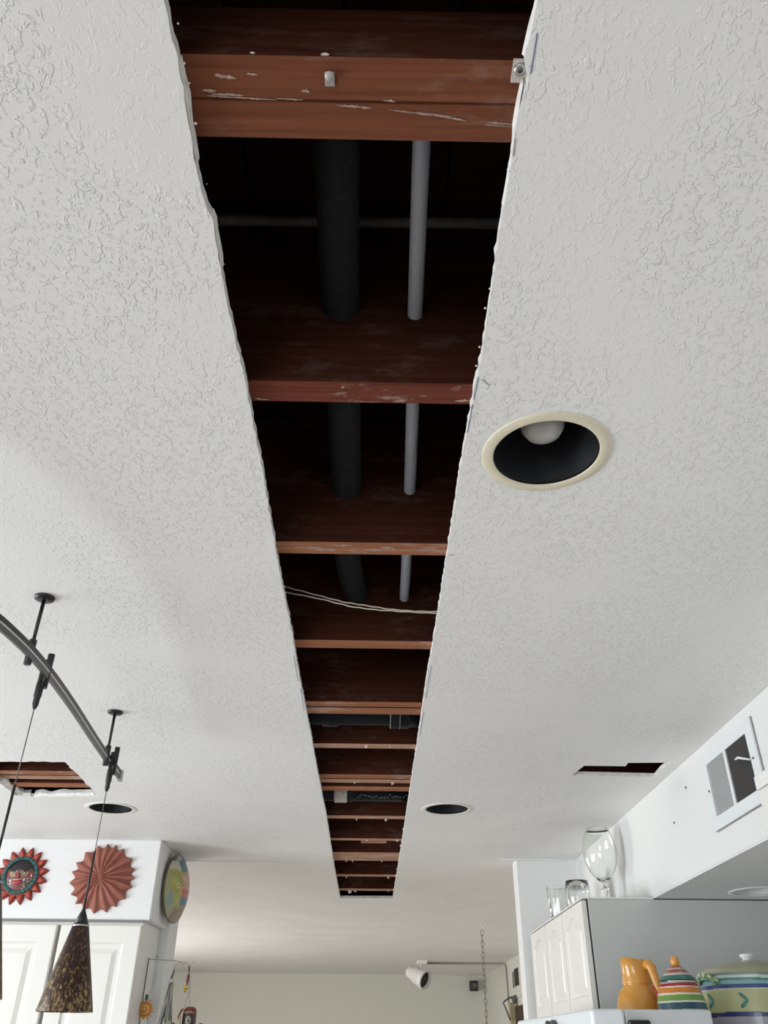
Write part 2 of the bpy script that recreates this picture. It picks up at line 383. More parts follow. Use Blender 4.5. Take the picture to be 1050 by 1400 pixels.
# plaster smears and crumbs left on the joists
def crumb(x, y, z, r, flat=0.5, sx=1.0, name='plaster_crumb'):
    bm = B(); g = bmesh.ops.create_icosphere(bm, subdivisions=2, radius=r*(0.62 if y < 1 else 0.8))
    for v in g['verts']:
        v.co *= 1+0.6*noise.noise(v.co*180+Vector((x*50, y*50, 0)))
    bmesh.ops.scale(bm, verts=g['verts'], vec=(sx, 1, flat)); return obj(name, bm, 'crumb' if name == 'plaster_crumb' else 'gypsum', ceiling, (x, y, z))
def smear(x0, y0, x1, y1, w, z, seed):
    bm = B(); n = max(6, int(math.hypot(x1-x0, y1-y0)/.0022)); up = []; dn = []
    for i in range(n+1):
        t = i/n; e = min(1, 5*t, 5*(1-t))
        a = (.25+abs(noise.noise(Vector((i*.55, seed, 0))))*2)*w*e; b = (.25+abs(noise.noise(Vector((i*.6, seed, 9))))*2)*w*e
        x, y = x0+(x1-x0)*t, y0+(y1-y0)*t; up.append((x, y+a)); dn.append((x, y-b))
    prism(bm, up+dn[::-1], lambda u, v, t: (u, v, t), z-.0007, z+.0003); obj('plaster_smear', bm, 'smear', ceiling)
for k, a in enumerate(((-.165, .4232, -.10, .4262, .0009), (-.16, .4215, -.13, .4225, .0012), (-.168, .418, -.155, .4185, .002), (-.155, .404, -.135, .406, .0022), (-.125, .402, -.115, .4025, .0012), (-.10, .4245, -.075, .4255, .0008), (-.076, .417, -.068, .4175, .0022), (.0, .4245, .012, .4255, .0015))): smear(*a, JB, k)
for k, a in enumerate(((-.045, .4310, -.008, .4335, .0013), (.006, .4345, .05, .4395, .0012), (.045, .4385, .082, .4445, .0012), (.02, .436, .07, .4405, .0007), (.10, .4455, .13, .4475, .0010), (.098, .4475, .128, .4495, .0005))): smear(*a, JB+.002, k+20)
for k, a in enumerate(((-.17, .849, -.15, .852, .0018), (-.05, .823, -.046, .824, .0015), (-.047, .835, -.044, .842, .001), (.105, .848, .125, .846, .002))): smear(*a, JB, k+70)
for k in range(12):
    xx = random.uniform(-.15, .10); yy = random.uniform(1.236, 1.262); smear(xx, yy, xx+random.uniform(.01, .04), yy+random.uniform(-.0012, .0012), .0018, JB, k+90)
for xx, yy, r in ((-0.052, 0.386, .003), (-0.118, 0.386, .002)): crumb(xx, yy-.001, JB+.003, r, .3, 2.2)
for xx, r in ((0.086, .0035), (0.078, .002), (0.092, .0045), (0.066, .0025), (-0.005, .002), (-0.10, .003), (-0.085, .002), (0.05, .002)): crumb(xx, 0.40+random.uniform(-.008, .008), JB+.0915, r, .7, 1.5)
for yj, xs in ((2.39, ((-0.02, .005), (0.05, .003))), (2.79, ((0.068, .006), (-0.06, .003))), (3.32, ((-0.06, .004), (0.055, .006))), (3.70, ((-0.02, .004), (0.11, .006))), (4.18, ((-0.12, .005), (-0.09, .004), (0.05, .004))), (4.62, ((0.09, .006), (-0.13, .005))), (5.08, ((-0.12, .014), (-0.09, .008), (0.1, .004)))):
    for xx, r in xs: crumb(xx, yj, JB-.002, r, 1.2)
# gypsum burrs along the cut
for i in range(60):
    yy = 0.34*((5.2/0.34)**(i/60)); side = random.random() < .6
    crumb((0.1275 if side else -0.178)+random.uniform(-.0015, .001), yy, CEIL+.006, random.uniform(.0012, .0026)*(0.7+0.4*yy), .8, 1.0, 'gypsum_burr')
def torn_lip(pts, w, h, seed, name='torn_drywall_lip'):
    bm = B(); P = jag(pts, .0015, .012, seed); prev = None
    for i, p in enumerate(P):
        a = Vector(P[max(i-1, 0)]); b = Vector(P[min(i+1, len(P)-1)]); t = (b-a).normalized(); nn = Vector((-t.y, t.x))
        ww = w*(1+.7*noise.noise(Vector((i*.23, seed, 0)))); hh = h*(1+.45*noise.noise(Vector((i*.3, seed, 5))))
        q = [bm.verts.new((p[0]+nn.x*u, p[1]+nn.y*u, z)) for u, z in ((0, CEIL+.001), (-ww, CEIL+.001+hh*.4), (-ww*.6, CEIL+hh), (ww*.4, CEIL+.012))]
        if prev:
            for k in range(4): bm.faces.new((prev[k], prev[(k+1) % 4], q[(k+1) % 4], q[k]))
        else: bm.faces.new(q)
        prev = q
    bm.faces.new(prev[::-1]); obj(name, bm, 'gypsum', ceiling)
torn_lip([(-1.20, 2.985), (-1.245, 2.972), (-1.25, 2.79)][::-1], .012, .022, 3)
torn_lip([(-1.20, 2.985), (-1.10, 2.972), (-0.968, 2.956)], .008, .022, 8)
torn_lip([(-.1845, .50), (-.183, .46), (-.182, .42), (-.182, .385)][::-1], -.003, .006, 12)
torn_lip([(-.1795, .63), (-.1785, .59), (-.177, .555), (-.179, .545)][::-1], -.003, .008, 14)
torn_lip([(.1300, .33), (.1285, .352), (.1255, .376), (.1262, .384)], -.003, .010, 16)
torn_lip([(.1275, .40), (.1272, .44), (.1285, .49), (.1282, .54)], -.0025, .008, 18)
# small clip and screw on the near joist
bm = B(); box(bm, (0, 0, 0), (.009, .013, .0012)); ball(bm, (0, -.004, -.002), .0045, (1, 1, .6)); obj('clip', bm, 'coupl', ceiling, (-0.049, 0.405, JB-.001))
bm = B(); lathe(bm, [(0.0025, 0), (0.0055, 0), (0.0055, .003), (0.0025, .003), (0.0025, 0)], 20); obj('washer', bm, 'steel', ceiling, (0.124, 0.391, JB-.006))
bm = B(); box(bm, (0, 0, 0), (.013, .02, .004)); obj('gypsum_chip', bm, 'crumb', ceiling, (0.124, 0.394, JB-.001))
# pencil lines and cracks beside the cut
def mark(x0, y0, x1, y1, w, m, name):
    bm = B(); a = Vector((x0, y0)); b = Vector((x1, y1)); nn = Vector((-(b-a).y, (b-a).x)).normalized()*w/2
    prism(bm, [tuple(a+nn), tuple(b+nn), tuple(b-nn), tuple(a-nn)], lambda u, v, t: (u, v, t), CEIL-.0004, CEIL+.0002); obj(name, bm, m, ceiling)
for a in ((0.1305, .785, 0.1288, .83), (0.1285, .84, 0.1275, .90), (0.1325, .355, 0.1325, .39), (-0.181, 1.70, -0.182, 1.85), (-0.18, 1.9, -0.181, 2.05), (0.131, 1.75, 0.1305, 1.95), (0.131, 2.05, 0.131, 2.25)):
    mark(*a, .0011, 'blue', 'pencil_line')
for a in ((0.136, .79, 0.146, .80), (0.129, 1.245, 0.139, 1.243), (0.20, .87, 0.225, .858), (0.128, .452, 0.129, .47)):
    mark(*a, .0012, 'crack', 'crack')
bm = B(); bx(bm, -0.884, -0.25, 4.145, 4.155, CEIL-.0025, CEIL+.001, bev=.001); struct('trim_1', bm, 'wall')
bm = B(); bx(bm, 0.60, 0.90, 4.018, 4.03, CEIL-.006, CEIL+.001, bev=.001); struct('trim_2', bm, 'wall')

# ---------------------------------------------------------------- soffits
sb('soffit_over_pantry_cabinets', 'wall', -3.6, -0.898, 3.685, 4.0, 2.131, CEIL, bev=.004)
bm = B(); bx(bm, 0.946, 0.958, -4.5, 4.03, 2.1335, CEIL, bev=.002)
slab(bm, [(0.948, -4.5), (1.6, -4.5), (1.6, 4.03), (0.948, 4.03)], [circ(1.235, 2.80, 0.083)], 2.130, 2.142, 0)
soffit = struct('soffit_over_fridge', bm, ['wall', 'gypsum'])
for y, z in ((2.487, 2.368), (2.64, 2.30)):
    bm = B(); lathe(bm, [(0, -.001), (.004, -.001), (.004, .0005), (0, .0005)], 12, (0.9458, y, z), (1, 0, 0)); obj('screw_hole', bm, 'darkgap', soffit)

# ================================================================ pipes and wires in the cavity
bm = B(); tube(bm, [(-.053, .472, 2.604), (-.055, .65, 2.603), (-.056, .82, 2.598), (-.056, 1.0, 2.588), (-.056, 1.24, 2.574), (-.061, 1.36, 2.573), (-.062, 1.45, 2.573), (-.055, 1.55, 2.572), (-.045, 1.64, 2.571), (-.036, 1.72, 2.574), (-.03, 1.84, 2.60), (-.03, 2.02, 2.66)], .0275, 24)
tag(obj('insulated_pipe', bm, 'foam'), 'thick black foam-sleeved pipe running lengthwise through the joists', 'pipe')
bm = B(); tube(bm, [(.045, .472, 2.592), (.047, .6, 2.59), (.051, .815, 2.586), (.056, 1.0, 2.578), (.061, 1.231, 2.570), (.064, 1.45, 2.566), (.066, 1.648, 2.562), (.067, 1.75, 2.575), (.067, 2.02, 2.66)], .0108, 18)
tag(obj('water_pipe', bm, 'greyp'), 'slim pale grey pipe running lengthwise through the joists', 'pipe')
bm = B(); tube(bm, [(-0.9, .75, 2.700), (0, .75, 2.706), (0.9, .75, 2.714)], .0078, 12)
tag(obj('conduit', bm, 'conduit'), 'dim metal conduit crossing high in the dark bay above both lengthwise pipes', 'conduit')
def wire(pts, n=50, tw=0.0006):
    bm = B(); P = []
    for i in range(n+1):
        t = i/n*(len(pts)-1); k = min(int(t), len(pts)-2); q = Vector(pts[k]).lerp(Vector(pts[k+1]), t-k)
        s = i*1.9; P.append(q+Vector((0, math.cos(s)*tw, math.sin(s)*tw)))
    tube(bm, P, .0013, 6); return bm
tag(obj('wire', wire([(-.40, 1.5, 2.56), (-.30, 1.5, 2.532), (-.188, 1.5, 2.508), (-.12, 1.5, 2.489), (-.065, 1.5, 2.474), (-.02, 1.5, 2.467), (.03, 1.5, 2.459), (.08, 1.5, 2.4555), (.128, 1.5, 2.455), (.35, 1.5, 2.46)]), 'wire'), 'upper cream twisted wire drooping across the third joist bay', 'wire')
tag(obj('wire', wire([(-.40, 1.492, 2.53), (-.30, 1.492, 2.51), (-.19, 1.492, 2.492), (-.11, 1.492, 2.476), (-.05, 1.492, 2.460), (0.0, 1.492, 2.4535), (.06, 1.492, 2.450), (.128, 1.492, 2.447), (.16, 1.492, 2.457), (.35, 1.492, 2.46)]), 'wire'), 'lower cream twisted wire drooping across the third joist bay', 'wire')

pa = thing('drain_pipe', 'black plastic drain pipe with overlapping hub fittings lying crosswise between two joists', 'drain pipe', (0, 2.235, 2.505))
bm = B(); tube(bm, [(-.7, 0, 0), (.55, 0, 0)], .040, 28); obj('pipe', bm, 'abs', pa)
bm = B(); tube(bm, [(.045, 0, 0), (.05, 0, 0), (.052, 0, 0), (.098, 0, 0), (.1, 0, 0), (.155, 0, 0), (.158, 0, 0)], [.041, .047, .048, .048, .0445, .0445, .041], 28); obj('hub', bm, 'abs', pa)
bm = B(); tube(bm, [(-.145, 0, 0), (-.143, 0, 0), (-.10, 0, 0), (-.097, 0, 0)], [.041, .0455, .0455, .041], 28); obj('hub', bm, 'abs', pa)
for xx in (0.048, 0.0745, 0.098):
    bm = B(); tube(bm, [(xx-.002, 0, 0), (xx-.001, 0, 0), (xx+.001, 0, 0), (xx+.002, 0, 0)], [.046, .0492, .0492, .046], 28); obj('ridge', bm, 'conduit' if xx < .08 else 'abs', pa)
pb = thing('drain_pipe', 'black plastic drain pipe with a pale band and faint white printing, between joists', 'drain pipe', (0, 3.085, 2.505))
bm = B(); tube(bm, [(-.7, 0, 0), (.17, 0, 0)], .041, 28); obj('pipe', bm, 'abs', pb)
bm = B(); tube(bm, [(-.141, 0, 0), (-.139, 0, 0), (-.137, 0, 0), (-.096, 0, 0), (-.094, 0, 0), (-.092, 0, 0)], [.0415, .0455, .0465, .0465, .0455, .0415], 28); obj('clamp_band', bm, 'coupl', pb)
bm = B(); tube(bm, [(-.088, 0, 0), (-.087, 0, 0), (-.074, 0, 0), (-.073, 0, 0)], [.0415, .044, .044, .0415], 28); obj('hub', bm, 'abs', pb)
for k in range(3):
    bm = B(); box(bm, (-.0805, -.021+k*.003, -.0385+k*.0), (.008, .003, .003)); 
    bm.free()
# faint illegible printing: small pale strokes curved onto the pipe's lower face
bm = B()
for k in range(22):
    xx = -.055+k*.0098; a = math.radians(random.choice([-126, -132, -138]))
    for q in range(2):
        a1 = a+math.radians(random.uniform(-5, 5)); R = .0413
        box(bm, (xx+random.uniform(0, .004), R*math.cos(a1), R*math.sin(a1)), (.0020 if q else .0075, .0085 if q else .0022, .0006), Matrix.Rotation(0, 3, 'X'))
obj('printing', bm, 'coupl', pb)

# ================================================================ recessed lights
def downlight(x, y, z, label, trim='cream', inner='canblack', rivet=False, bulb=True):
    t = thing('ceiling_light', label, 'ceiling light', (x, y, z), 'recessed ceiling lights')
    bm = B(); lathe(bm, [(.0785, .004), (.0772, -.0005), (.0778, -.0022), (.0795, -.0028), (.0925, -.0022), (.0942, -.0008), (.0945, 0), (.0785, 0)], 64); obj('trim_ring', bm, trim, t)
    bm = B(); pr = [(.0785, .002), (.077, -.001)]
    for k in range(9):
        zz = .006+k*.012; rr = .076-.0022*k; pr += [(rr, zz), (rr-.0008, zz+.001)]
    pr += [(.055, .125), (0, .128), (0, .130), (.058, .128), (.0805, .01), (.0805, .002), (.0785, .002)]
    lathe(bm, pr, 56); obj('baffle', bm, inner, t)
    if bulb:
        bm = B(); lathe(bm, [(0, .030), (.014, .031), (.0255, .037), (.0325, .049), (.0335, .060), (.030, .074), (.020, .094), (.015, .106), (.015, .124)], 32); obj('bulb', bm, 'bulb', t)
    if rivet:
        bm = B(); ball(bm, (-.0655, -.030, .022), .0016); obj('rivet', bm, 'white', t)
    return t
downlight(*CANS[0], CEIL, 'large cream-rimmed recessed light with a visible frosted bulb and black baffle', rivet=True)
downlight(*CANS[1], CEIL, 'small-looking recessed light with a dark interior between the ceiling cut and the narrow wall opening', 'palering')
downlight(*CANS[2], CEIL, 'recessed light with a dark interior behind the hanging lamp cable, by the square ceiling hole', 'palering')
downlight(1.235, 2.80, 2.130, 'white recessed light in the grey underside of the soffit above the pottery', 'whitetrim', 'whitetrim')

# ================================================================ track light and pendants
railpts = [(-1.05, .30), (-.90, .62), (-.79, .86), (-.71, 1.06), (-.660, 1.25), (-.645, 1.36), (-.641, 1.45), (-.643, 1.56), (-.652, 1.72), (-.666, 1.90), (-.676, 2.04), (-.682, 2.15), (-.687, 2.235)]
def spline(pts, n):
    out = []
    P = [Vector(p) for p in pts]; P = [P[0]*2-P[1]]+P+[P[-1]*2-P[-2]]
    for i in range(1, len(P)-2):
        for k in range(n):
            t = k/n; a, b, c, d = P[i-1], P[i], P[i+1], P[i+2]
            out.append(0.5*((2*b)+(-a+c)*t+(2*a-5*b+4*c-d)*t*t+(-a+3*b-3*c+d)*t**3))
    out.append(P[-2]); return out
def strip(bm, pts2, z0, z1, w):
    prev = None
    for i, p in enumerate(pts2):
        t = (pts2[min(i+1, len(pts2)-1)]-pts2[max(i-1, 0)]).normalized(); nn = Vector((-t.y, t.x))*w/2
        q = [bm.verts.new((p.x+s*nn.x, p.y+s*nn.y, z)) for s, z in ((-1, z0), (1, z0), (1, z1), (-1, z1))]
        if prev:
            for k in range(4): bm.faces.new((prev[k], prev[(k+1) % 4], q[(k+1) % 4], q[k]))
        else: bm.faces.new(q)
        prev = q
    bm.faces.new(prev[::-1])
rail = thing('track_light_rail', 'curved black low-voltage lighting rail hung on two short posts below the ceiling', 'track light', (-.645, 1.43, CEIL))
def loc(p): return (p[0]+.645, p[1]-1.43, p[2]-CEIL)
rp2 = [Vector((p.x+.645, p.y-1.43)) for p in spline(railpts, 6)]
ZR = 2.320-CEIL
for z0, z1, w, m, nm in ((ZR+.0015, ZR+.0125, .0055, 'black', 'rail_bar'), (ZR-.0125, ZR-.0015, .0055, 'railgrey', 'rail_bar'), (ZR-.0015, ZR+.0015, .0062, 'railline', 'insulator')):
    bm = B(); strip(bm, rp2, z0, z1, w); obj(nm, bm, m, rail)
for px, py in ((-.6475, 1.43), (-.6795, 2.083)):
    q = loc((px, py, CEIL)); ps = B(); lathe(ps, [(0, -.0075), (.012, -.0075), (.0185, -.005), (.0195, -.002), (.0195, 0), (0, 0)], 32, q)
    can = obj('canopy', ps, 'black', rail)
    bm = B(); tube(bm, [(q[0], q[1], -.006), (q[0], q[1], -.097)], .0036, 14); obj('post', bm, 'black', rail)
    bm = B(); tube(bm, [(q[0], q[1], -.090), (q[0], q[1], -.092), (q[0], q[1], -.1395), (q[0], q[1], -.141)], [.0055, .0072, .0072, .006], 18); obj('rail_clamp', bm, 'black', rail)
bm = B(); box(bm, (-.040, .815, ZR-.002), (.012, .014, .03), bev=.002); obj('end_cap', bm, 'steel', rail)

def pendant(x, y, label):
    t = thing('pendant_lamp', label, 'pendant lamp', (x, y, 1.768), 'cone pendants on the rail')
    bm = B(); lathe(bm, [(.0605, .0), (.0610, .002), (.0185, .172), (.0165, .172), (.0590, .002), (.0590, 0), (.0605, 0)], 56); obj('shade', bm, 'tort', t)
    bm = B(); lathe(bm, [(.0190, .170), (.0196, .1715), (.0190, .1735), (.012, .1735), (.012, .170), (.0190, .170)], 40); obj('collar', bm, 'steel', t)
    bm = B(); lathe(bm, [(0, .172), (.0180, .173), (.0035, .207), (0, .208)], 36); obj('cap', bm, 'black', t)
    bm = B(); tube(bm, [(0, 0, .203), (0, 0, .335)], .0026, 10); obj('sleeve', bm, 'black', t)
    bm = B(); tube(bm, [(0, 0, .33), (0, 0, .49)], .0011, 8); obj('cable', bm, 'railgrey', t)
    bm = B(); tube(bm, [(0, 0, .478), (0, 0, .486), (0, 0, .500), (0, 0, .503), (0, 0, .530), (0, 0, .533), (0, 0, .575), (0, 0, .577)], [.0030, .0060, .0062, .0074, .0074, .0066, .0070, .006], 18)
    tube(bm, [(.0078, 0, .520), (.0078, 0, .590)], .0066, 16)
    obj('connector', bm, 'black', t)
    bm = B(); lathe(bm, [(0, .06), (.012, .062), (.018, .075), (.016, .095), (.010, .12), (.010, .165), (0, .166)], 24); obj('lamp_bulb', bm, 'bulb', t)
    return t
pendant(-.652, 1.52, 'mottled brown cone pendant cut off by the picture edge, beside the red sun plaque')
pendant(-.6765, 2.125, 'mottled brown and amber glass cone pendant hanging in front of the white cabinet doors')

# ================================================================ pantry cabinet with raised-panel doors
def raised_panel(bm, w, h, t=.019, frame=.062):
    """door lying in local XZ, front at -Y; origin lower centre"""
    lv = [(0, 0), (.004, -.003), (frame, -.003), (frame+.008, .005), (frame+.022, .005), (frame+.040, -.002)]
    loops = []
    for ins, y in lv:
        loops.append([bm.verts.new((sx*(w/2-ins), y, ins if sz < 0 else h-ins)) for sx, sz in ((-1, -1), (1, -1), (1, 1), (-1, 1))])
    back = [bm.verts.new((sx*w/2, t, 0 if sz < 0 else h)) for sx, sz in ((-1, -1), (1, -1), (1, 1), (-1, 1))]
    for a, b in zip([back]+loops, loops):
        for k in range(4): bm.faces.new((a[k], a[(k+1) % 4], b[(k+1) % 4], b[k]))
    bm.faces.new(loops[-1]); bm.faces.new(back[::-1])
cabn = thing('pantry_cabinet', 'white tall cabinet with two raised-panel doors below the folk-art plaques', 'cabinet', (-1.24, 3.83, 0.9))
bm = B(); bx(bm, -.34, .318, -.143, .168, 0, 1.2305, bev=.002); obj('body', bm, 'cab', cabn)
for xc, w_ in ((-.180, .320), (.157, .322)):
    bm = B(); raised_panel(bm, w_, 1.200); obj('door', bm, 'cabcream', cabn, (xc, -.1645, 0.01))
bm = B(); box(bm, (-.0120, -.1445, .61), (.015, .003, 1.20)); obj('door_gap', bm, mat('door_gap_shade', (.30, .28, .25), .8), cabn)  # grey strip stands in for the shade between the two doors
bm = B(); box(bm, (0, -.1450, 1.2255), (.636, .004, .009)); obj('top_gap', bm, mat('top_gap_shade', (.22, .21, .20), .8), cabn)  # dark strip painting the shade in the gap under the soffit
bm = B(); lathe(bm, [(0, 0), (.0035, 0), (.0035, .002), (0, .003)], 12, (.3178, .165, 1.126), (1, 0, 0)); obj('screw_cap', bm, 'darkgap', cabn)
cab2 = thing('pantry_cabinet', 'neighbouring white cabinet outside the picture beyond the folk-art plaques', 'cabinet', (-1.945, 3.83, 0.9))
bm = B(); bx(bm, -.34, .34, -.143, .168, 0, 1.2305, bev=.002); obj('body', bm, 'cab', cab2)
for xc in (-.170, .170):
    bm = B(); raised_panel(bm, .332, 1.205); obj('door', bm, 'cab', cab2, (xc, -.1645, 0.01))

# ---------------------------------------------------------------- painted sun face plaque
FY = 3.685
sun = thing('sun_face_plaque', 'red clay sun with a teal ring and painted face, on the white soffit', 'wall plaque', (-1.458, FY, 2.292))
nr = 16; bm = B()
pts = []
for i in range(nr*12):
    a = 2*PI*i/(nr*12)+PI/2; ph = (i % 12)/12; prof = math.sin(PI*ph)**0.62
    prof = (1-abs(2*ph-1))**.8*(1-.12*(1-abs(2*ph-1))); pts.append((a, .080+.038*prof))
cen = bm.verts.new((0, -.012, 0)); rings = []
for k, f in enumerate((.35, .62, .70, .80, .90, 1.0)):
    ring = []
    for i, (a, R) in enumerate(pts):
        rr = .078*f/.70 if f <= .70 else .078+(R-.078)*(f-.70)/.30
        ph = (i % 12)/12; h = .012 if f <= .7 else (.006+.012*math.sin(PI*ph)**.8*(1-((f-.70)/.30)**3))
        ring.append(bm.verts.new((rr*math.cos(a), -h if k < 5 else -.003, rr*math.sin(a))))
    rings.append(ring)
back = [bm.verts.new((v.co.x, 0, v.co.z)) for v in rings[-1]]; rings.append(back); n_ = len(pts)
for i in range(n_): bm.faces.new((cen, rings[0][i], rings[0][(i+1) % n_])).smooth = True
for a, b in zip(rings, rings[1:]):
    for i in range(n_): bm.faces.new((a[i], b[i], b[(i+1) % n_], a[(i+1) % n_])).smooth = True
bm.faces.new(back)
def sunpaint(c):
    a = math.atan2(c.z, c.x)-PI/2; ph = (a/(2*PI)*nr) % 1; r = math.hypot(c.x, c.z)
    if r > .106 or ph < .09 or ph > .91: return (.10, .010, .010)
    if abs(ph-.5) < .2 and r < .098: return (.40, .055, .022)
    if ph < .3: return (.22, .020, .015)
    return (.28, .028, .02)
obj('rays', bm, 'paintmatte', sun, paint=sunpaint)
bm = B(); N_ = 56
for i in range(N_):
    a = 2*PI*i/N_
    box(bm, (.066*math.cos(a), -.016, .066*math.sin(a)), (.013, .010, .0062), Matrix.Rotation(-a, 3, 'Y'), bev=.0012)
lathe(bm, [(.057, -.012), (.058, -.019), (.0615, -.020), (.062, -.012)], 56, axis=(0, 1, 0)) if False else None
def ringpaint(c):
    a = math.atan2(c.z, c.x); k = int((a+PI)/(2*PI)*N_)
    return (.03, .17, .155) if k % 2 else (.012, .085, .09)
obj('ring', bm, 'paintmatte', sun, paint=ringpaint)
bm = B(); rings = []
for k in range(19):
    rr = .0605*k/18
    rings.append([bm.verts.new((rr*math.cos(2*PI*i/72), -(.014+.015*math.cos(rr/.0605*PI/2)), rr*math.sin(2*PI*i/72))) for i in range(72)] if k else [bm.verts.new((0, -.029, 0))])
for i in range(72): bm.faces.new((rings[0][0], rings[1][i], rings[1][(i+1) % 72])).smooth = True
for a, b in zip(rings[1:], rings[2:]):
    for i in range(72): bm.faces.new((a[i], b[i], b[(i+1) % 72], a[(i+1) % 72])).smooth = True
def facepaint(c):
    x, z = c.x+.004, c.z
    if z > .017+.006*math.cos(x*130) : return (.018, .010, .014)
    for ex in (-.021, .019):
        d = math.hypot((x-ex)/1.25, z-.006)
        if d < .011: return (.17, .085, .06) if d > .008 else (.30, .19, .10)
        if d < .0135: return (.45, .33, .26)
    if z < -.012 and abs(x) > .018: return (.075, .045, .045) if math.sin(x*900)*math.sin(z*900) < .4 else (.4, .3, .25)
    if z > .012: return (.10, .05, .04)
    return (.17, .035, .028)
obj('face', bm, 'paintmatte', sun, paint=facepaint)
def eyep(c): return (.02, .015, .01) if min(abs(c.x+.025), abs(c.x-.015)) < .0026 and abs(c.z-.006) < .003 else (.62, .58, .40)
for ex in (-.025, .015):
    bm = B(); ball(bm, (ex, -.0285, .006), .0062, (1.25, .5, .8)); obj('eye', bm, 'paint', sun, paint=eyep)
bm = B(); prism(bm, [(-.006, .008), (0, .008), (.006, -.013), (-.012, -.013)], lambda u, v, t: (u, t-.0*v, v), -.040, -.026); obj('nose', bm, mat('nose_red', (.30, .035, .025), .5), sun)
bm = B(); ball(bm, (-.004, -.026, -.027), .015, (1.35, .35, .75)); obj('lips', bm, mat('lip_crimson', (.36, .03, .055), .35), sun)
bm = B(); tube(bm, [(-.022, -.030, -.020), (-.005, -.033, -.019), (.014, -.031, -.016)], .0017, 8); M['creambead'] = mat('cream_bead', (.75, .62, .5), .4); obj('teeth', bm, 'creambead', sun)
for c_, r_b, s_ in (((-.030, -.026, -.023), .0055, (1, .6, 1)), ((.023, -.026, -.018), .0035, (1, .6, 1)), ((.048, -.020, -.001), .004, (.6, .5, 1.8))):
    bm = B(); ball(bm, c_, r_b, s_); obj('bead', bm, 'creambead', sun)

# ---------------------------------------------------------------- pleated terracotta plaque
pl = thing('pleated_plaque', 'terracotta disc with radiating pleats and a scalloped rim on the white soffit', 'wall plaque', (-1.118, FY, 2.286))
bm = B(); NA, NR, NS = 228, 24, 19; grid = []
for j in range(NR+1):
    f = j/NR; ring = []
    for i in range(NA):
        a = 2*PI*i/NA; tw = a*NS+1.0*noise.noise(Vector((math.cos(a)*1.3, math.sin(a)*1.3, 2)))*3
        sc = 1-abs(math.sin(tw/2)); rad = .1235*f*(1+.13*((1-abs(math.sin(tw/2)))-.36)*f**4)
        dome = .030*(1-f**2.2)+.004
        pleat = .0085*math.sin(tw+PI/2+2.2*(1-f)*noise.noise(Vector((a*1.7, f*3, 4))))*min(1, f*2.2)*(0.75+0.35*math.sin(a*2+1))
        mess = .006*noise.noise(Vector((rad*math.cos(a)*55, rad*math.sin(a)*55, 0)))*(1-f)
        ox = -.006*(1-f)
        ring.append(bm.verts.new((rad*math.cos(a)+ox, -(dome+pleat*.9+mess+.004), rad*math.sin(a)*1.01)))
    grid.append(ring)
for a, b in zip(grid, grid[1:]):
    for i in range(NA): bm.faces.new((a[i], b[i], b[(i+1) % NA], a[(i+1) % NA])).smooth = True
bk = [bm.verts.new((v.co.x*.995, -.001, v.co.z*.995)) for v in grid[-1]]
for i in range(NA): bm.faces.new((grid[-1][i], bk[i], bk[(i+1) % NA], grid[-1][(i+1) % NA]))
bm.faces.new(bk); bmesh.ops.remove_doubles(bm, verts=bm.verts, dist=1e-6)
obj('pleated_disc', bm, 'terra', pl)
for x_, z_, r_s in ((-.062, -.004, .011), (.038, .052, .009), (-.002, .06, .010), (-.05, .03, .008)):
    bm = B(); lathe(bm, [(0, .006), (r_s*.6, .005), (r_s, 0)], 16, (x_, -.022, z_), (0, -1, 0)); obj('embossed_knob', bm, 'terra', pl)

# ---------------------------------------------------------------- oval painted plate on the soffit end
pt = thing('painted_plate', 'domed plate painted with a yellow-green moon face, hung on the soffit end', 'plate', (-.872, 3.925, 2.285), rotz=-.17)
def platepaint(c):
    y = -c.y+.009*noise.noise(Vector((c.y*24, c.z*24, 5))); z = c.z+.009*noise.noise(Vector((c.y*24, c.z*24, 8)))
    n_v = noise.noise(Vector((c.y*30, c.z*30, 1)))*.5
    if math.hypot(y-.062, (z+.002)) < .006: return (.16, .15, .04)
    if math.hypot(y-.062, (z+.002)) < .012: return (.55, .55, .24)
    edge = .018+.016*math.cos(z*22)+n_v*.012
    if z < -.080+n_v*.03: return (.24, .17, .13) if y < .05 else (.32, .31, .20)
    if z > .100+n_v*.02: return (.46, .40, .32) if n_v > 0 else (.07, .16, .20)
    if .066 < z <= .105 and y < .045: return (.07, .17, .22)
    if z > .066: return (.50, .46, .38)
    if y > .112: return (.30, .30, .16)
    if y > edge:
        if y > .085 and z < -.028: return (.20, .27, .28)
        if y < edge+.012 and n_v > .05: return (.55, .36, .10)
        return (.33+.16*n_v, .32+.14*n_v, .085)
    if abs(z-.035) < .009 and y > .0: return (.46, .44, .40)
    if -.036 < z < -.002: return (.42, .11, .09)
    if -.066 < z <= -.036: return (.05, .13, .22)
    if z < -.05: return (.30, .18, .13)
    return (.50, .27, .19)
bm = B(); NA, NR = 160, 44; grid = []
for j in range(NR+1):
    f = j/NR
    ring = [bm.verts.new((.012+.042*(1-f**2.4), .135*f*math.cos(2*PI*i/NA), .138*f*math.sin(2*PI*i/NA))) for i in range(NA)]
    grid.append(ring)
lipr = [bm.verts.new((.004, v.co.y*.97, v.co.z*.97)) for v in grid[-1]]; grid.append(lipr)
for a, b in zip(grid, grid[1:]):
    for i in range(NA): bm.faces.new((a[i], b[i], b[(i+1) % NA], a[(i+1) % NA])).smooth = True
bm.faces.new(lipr); bmesh.ops.remove_doubles(bm, verts=bm.verts, dist=1e-6)
obj('dish', bm, 'paint', pt, paint=platepaint)
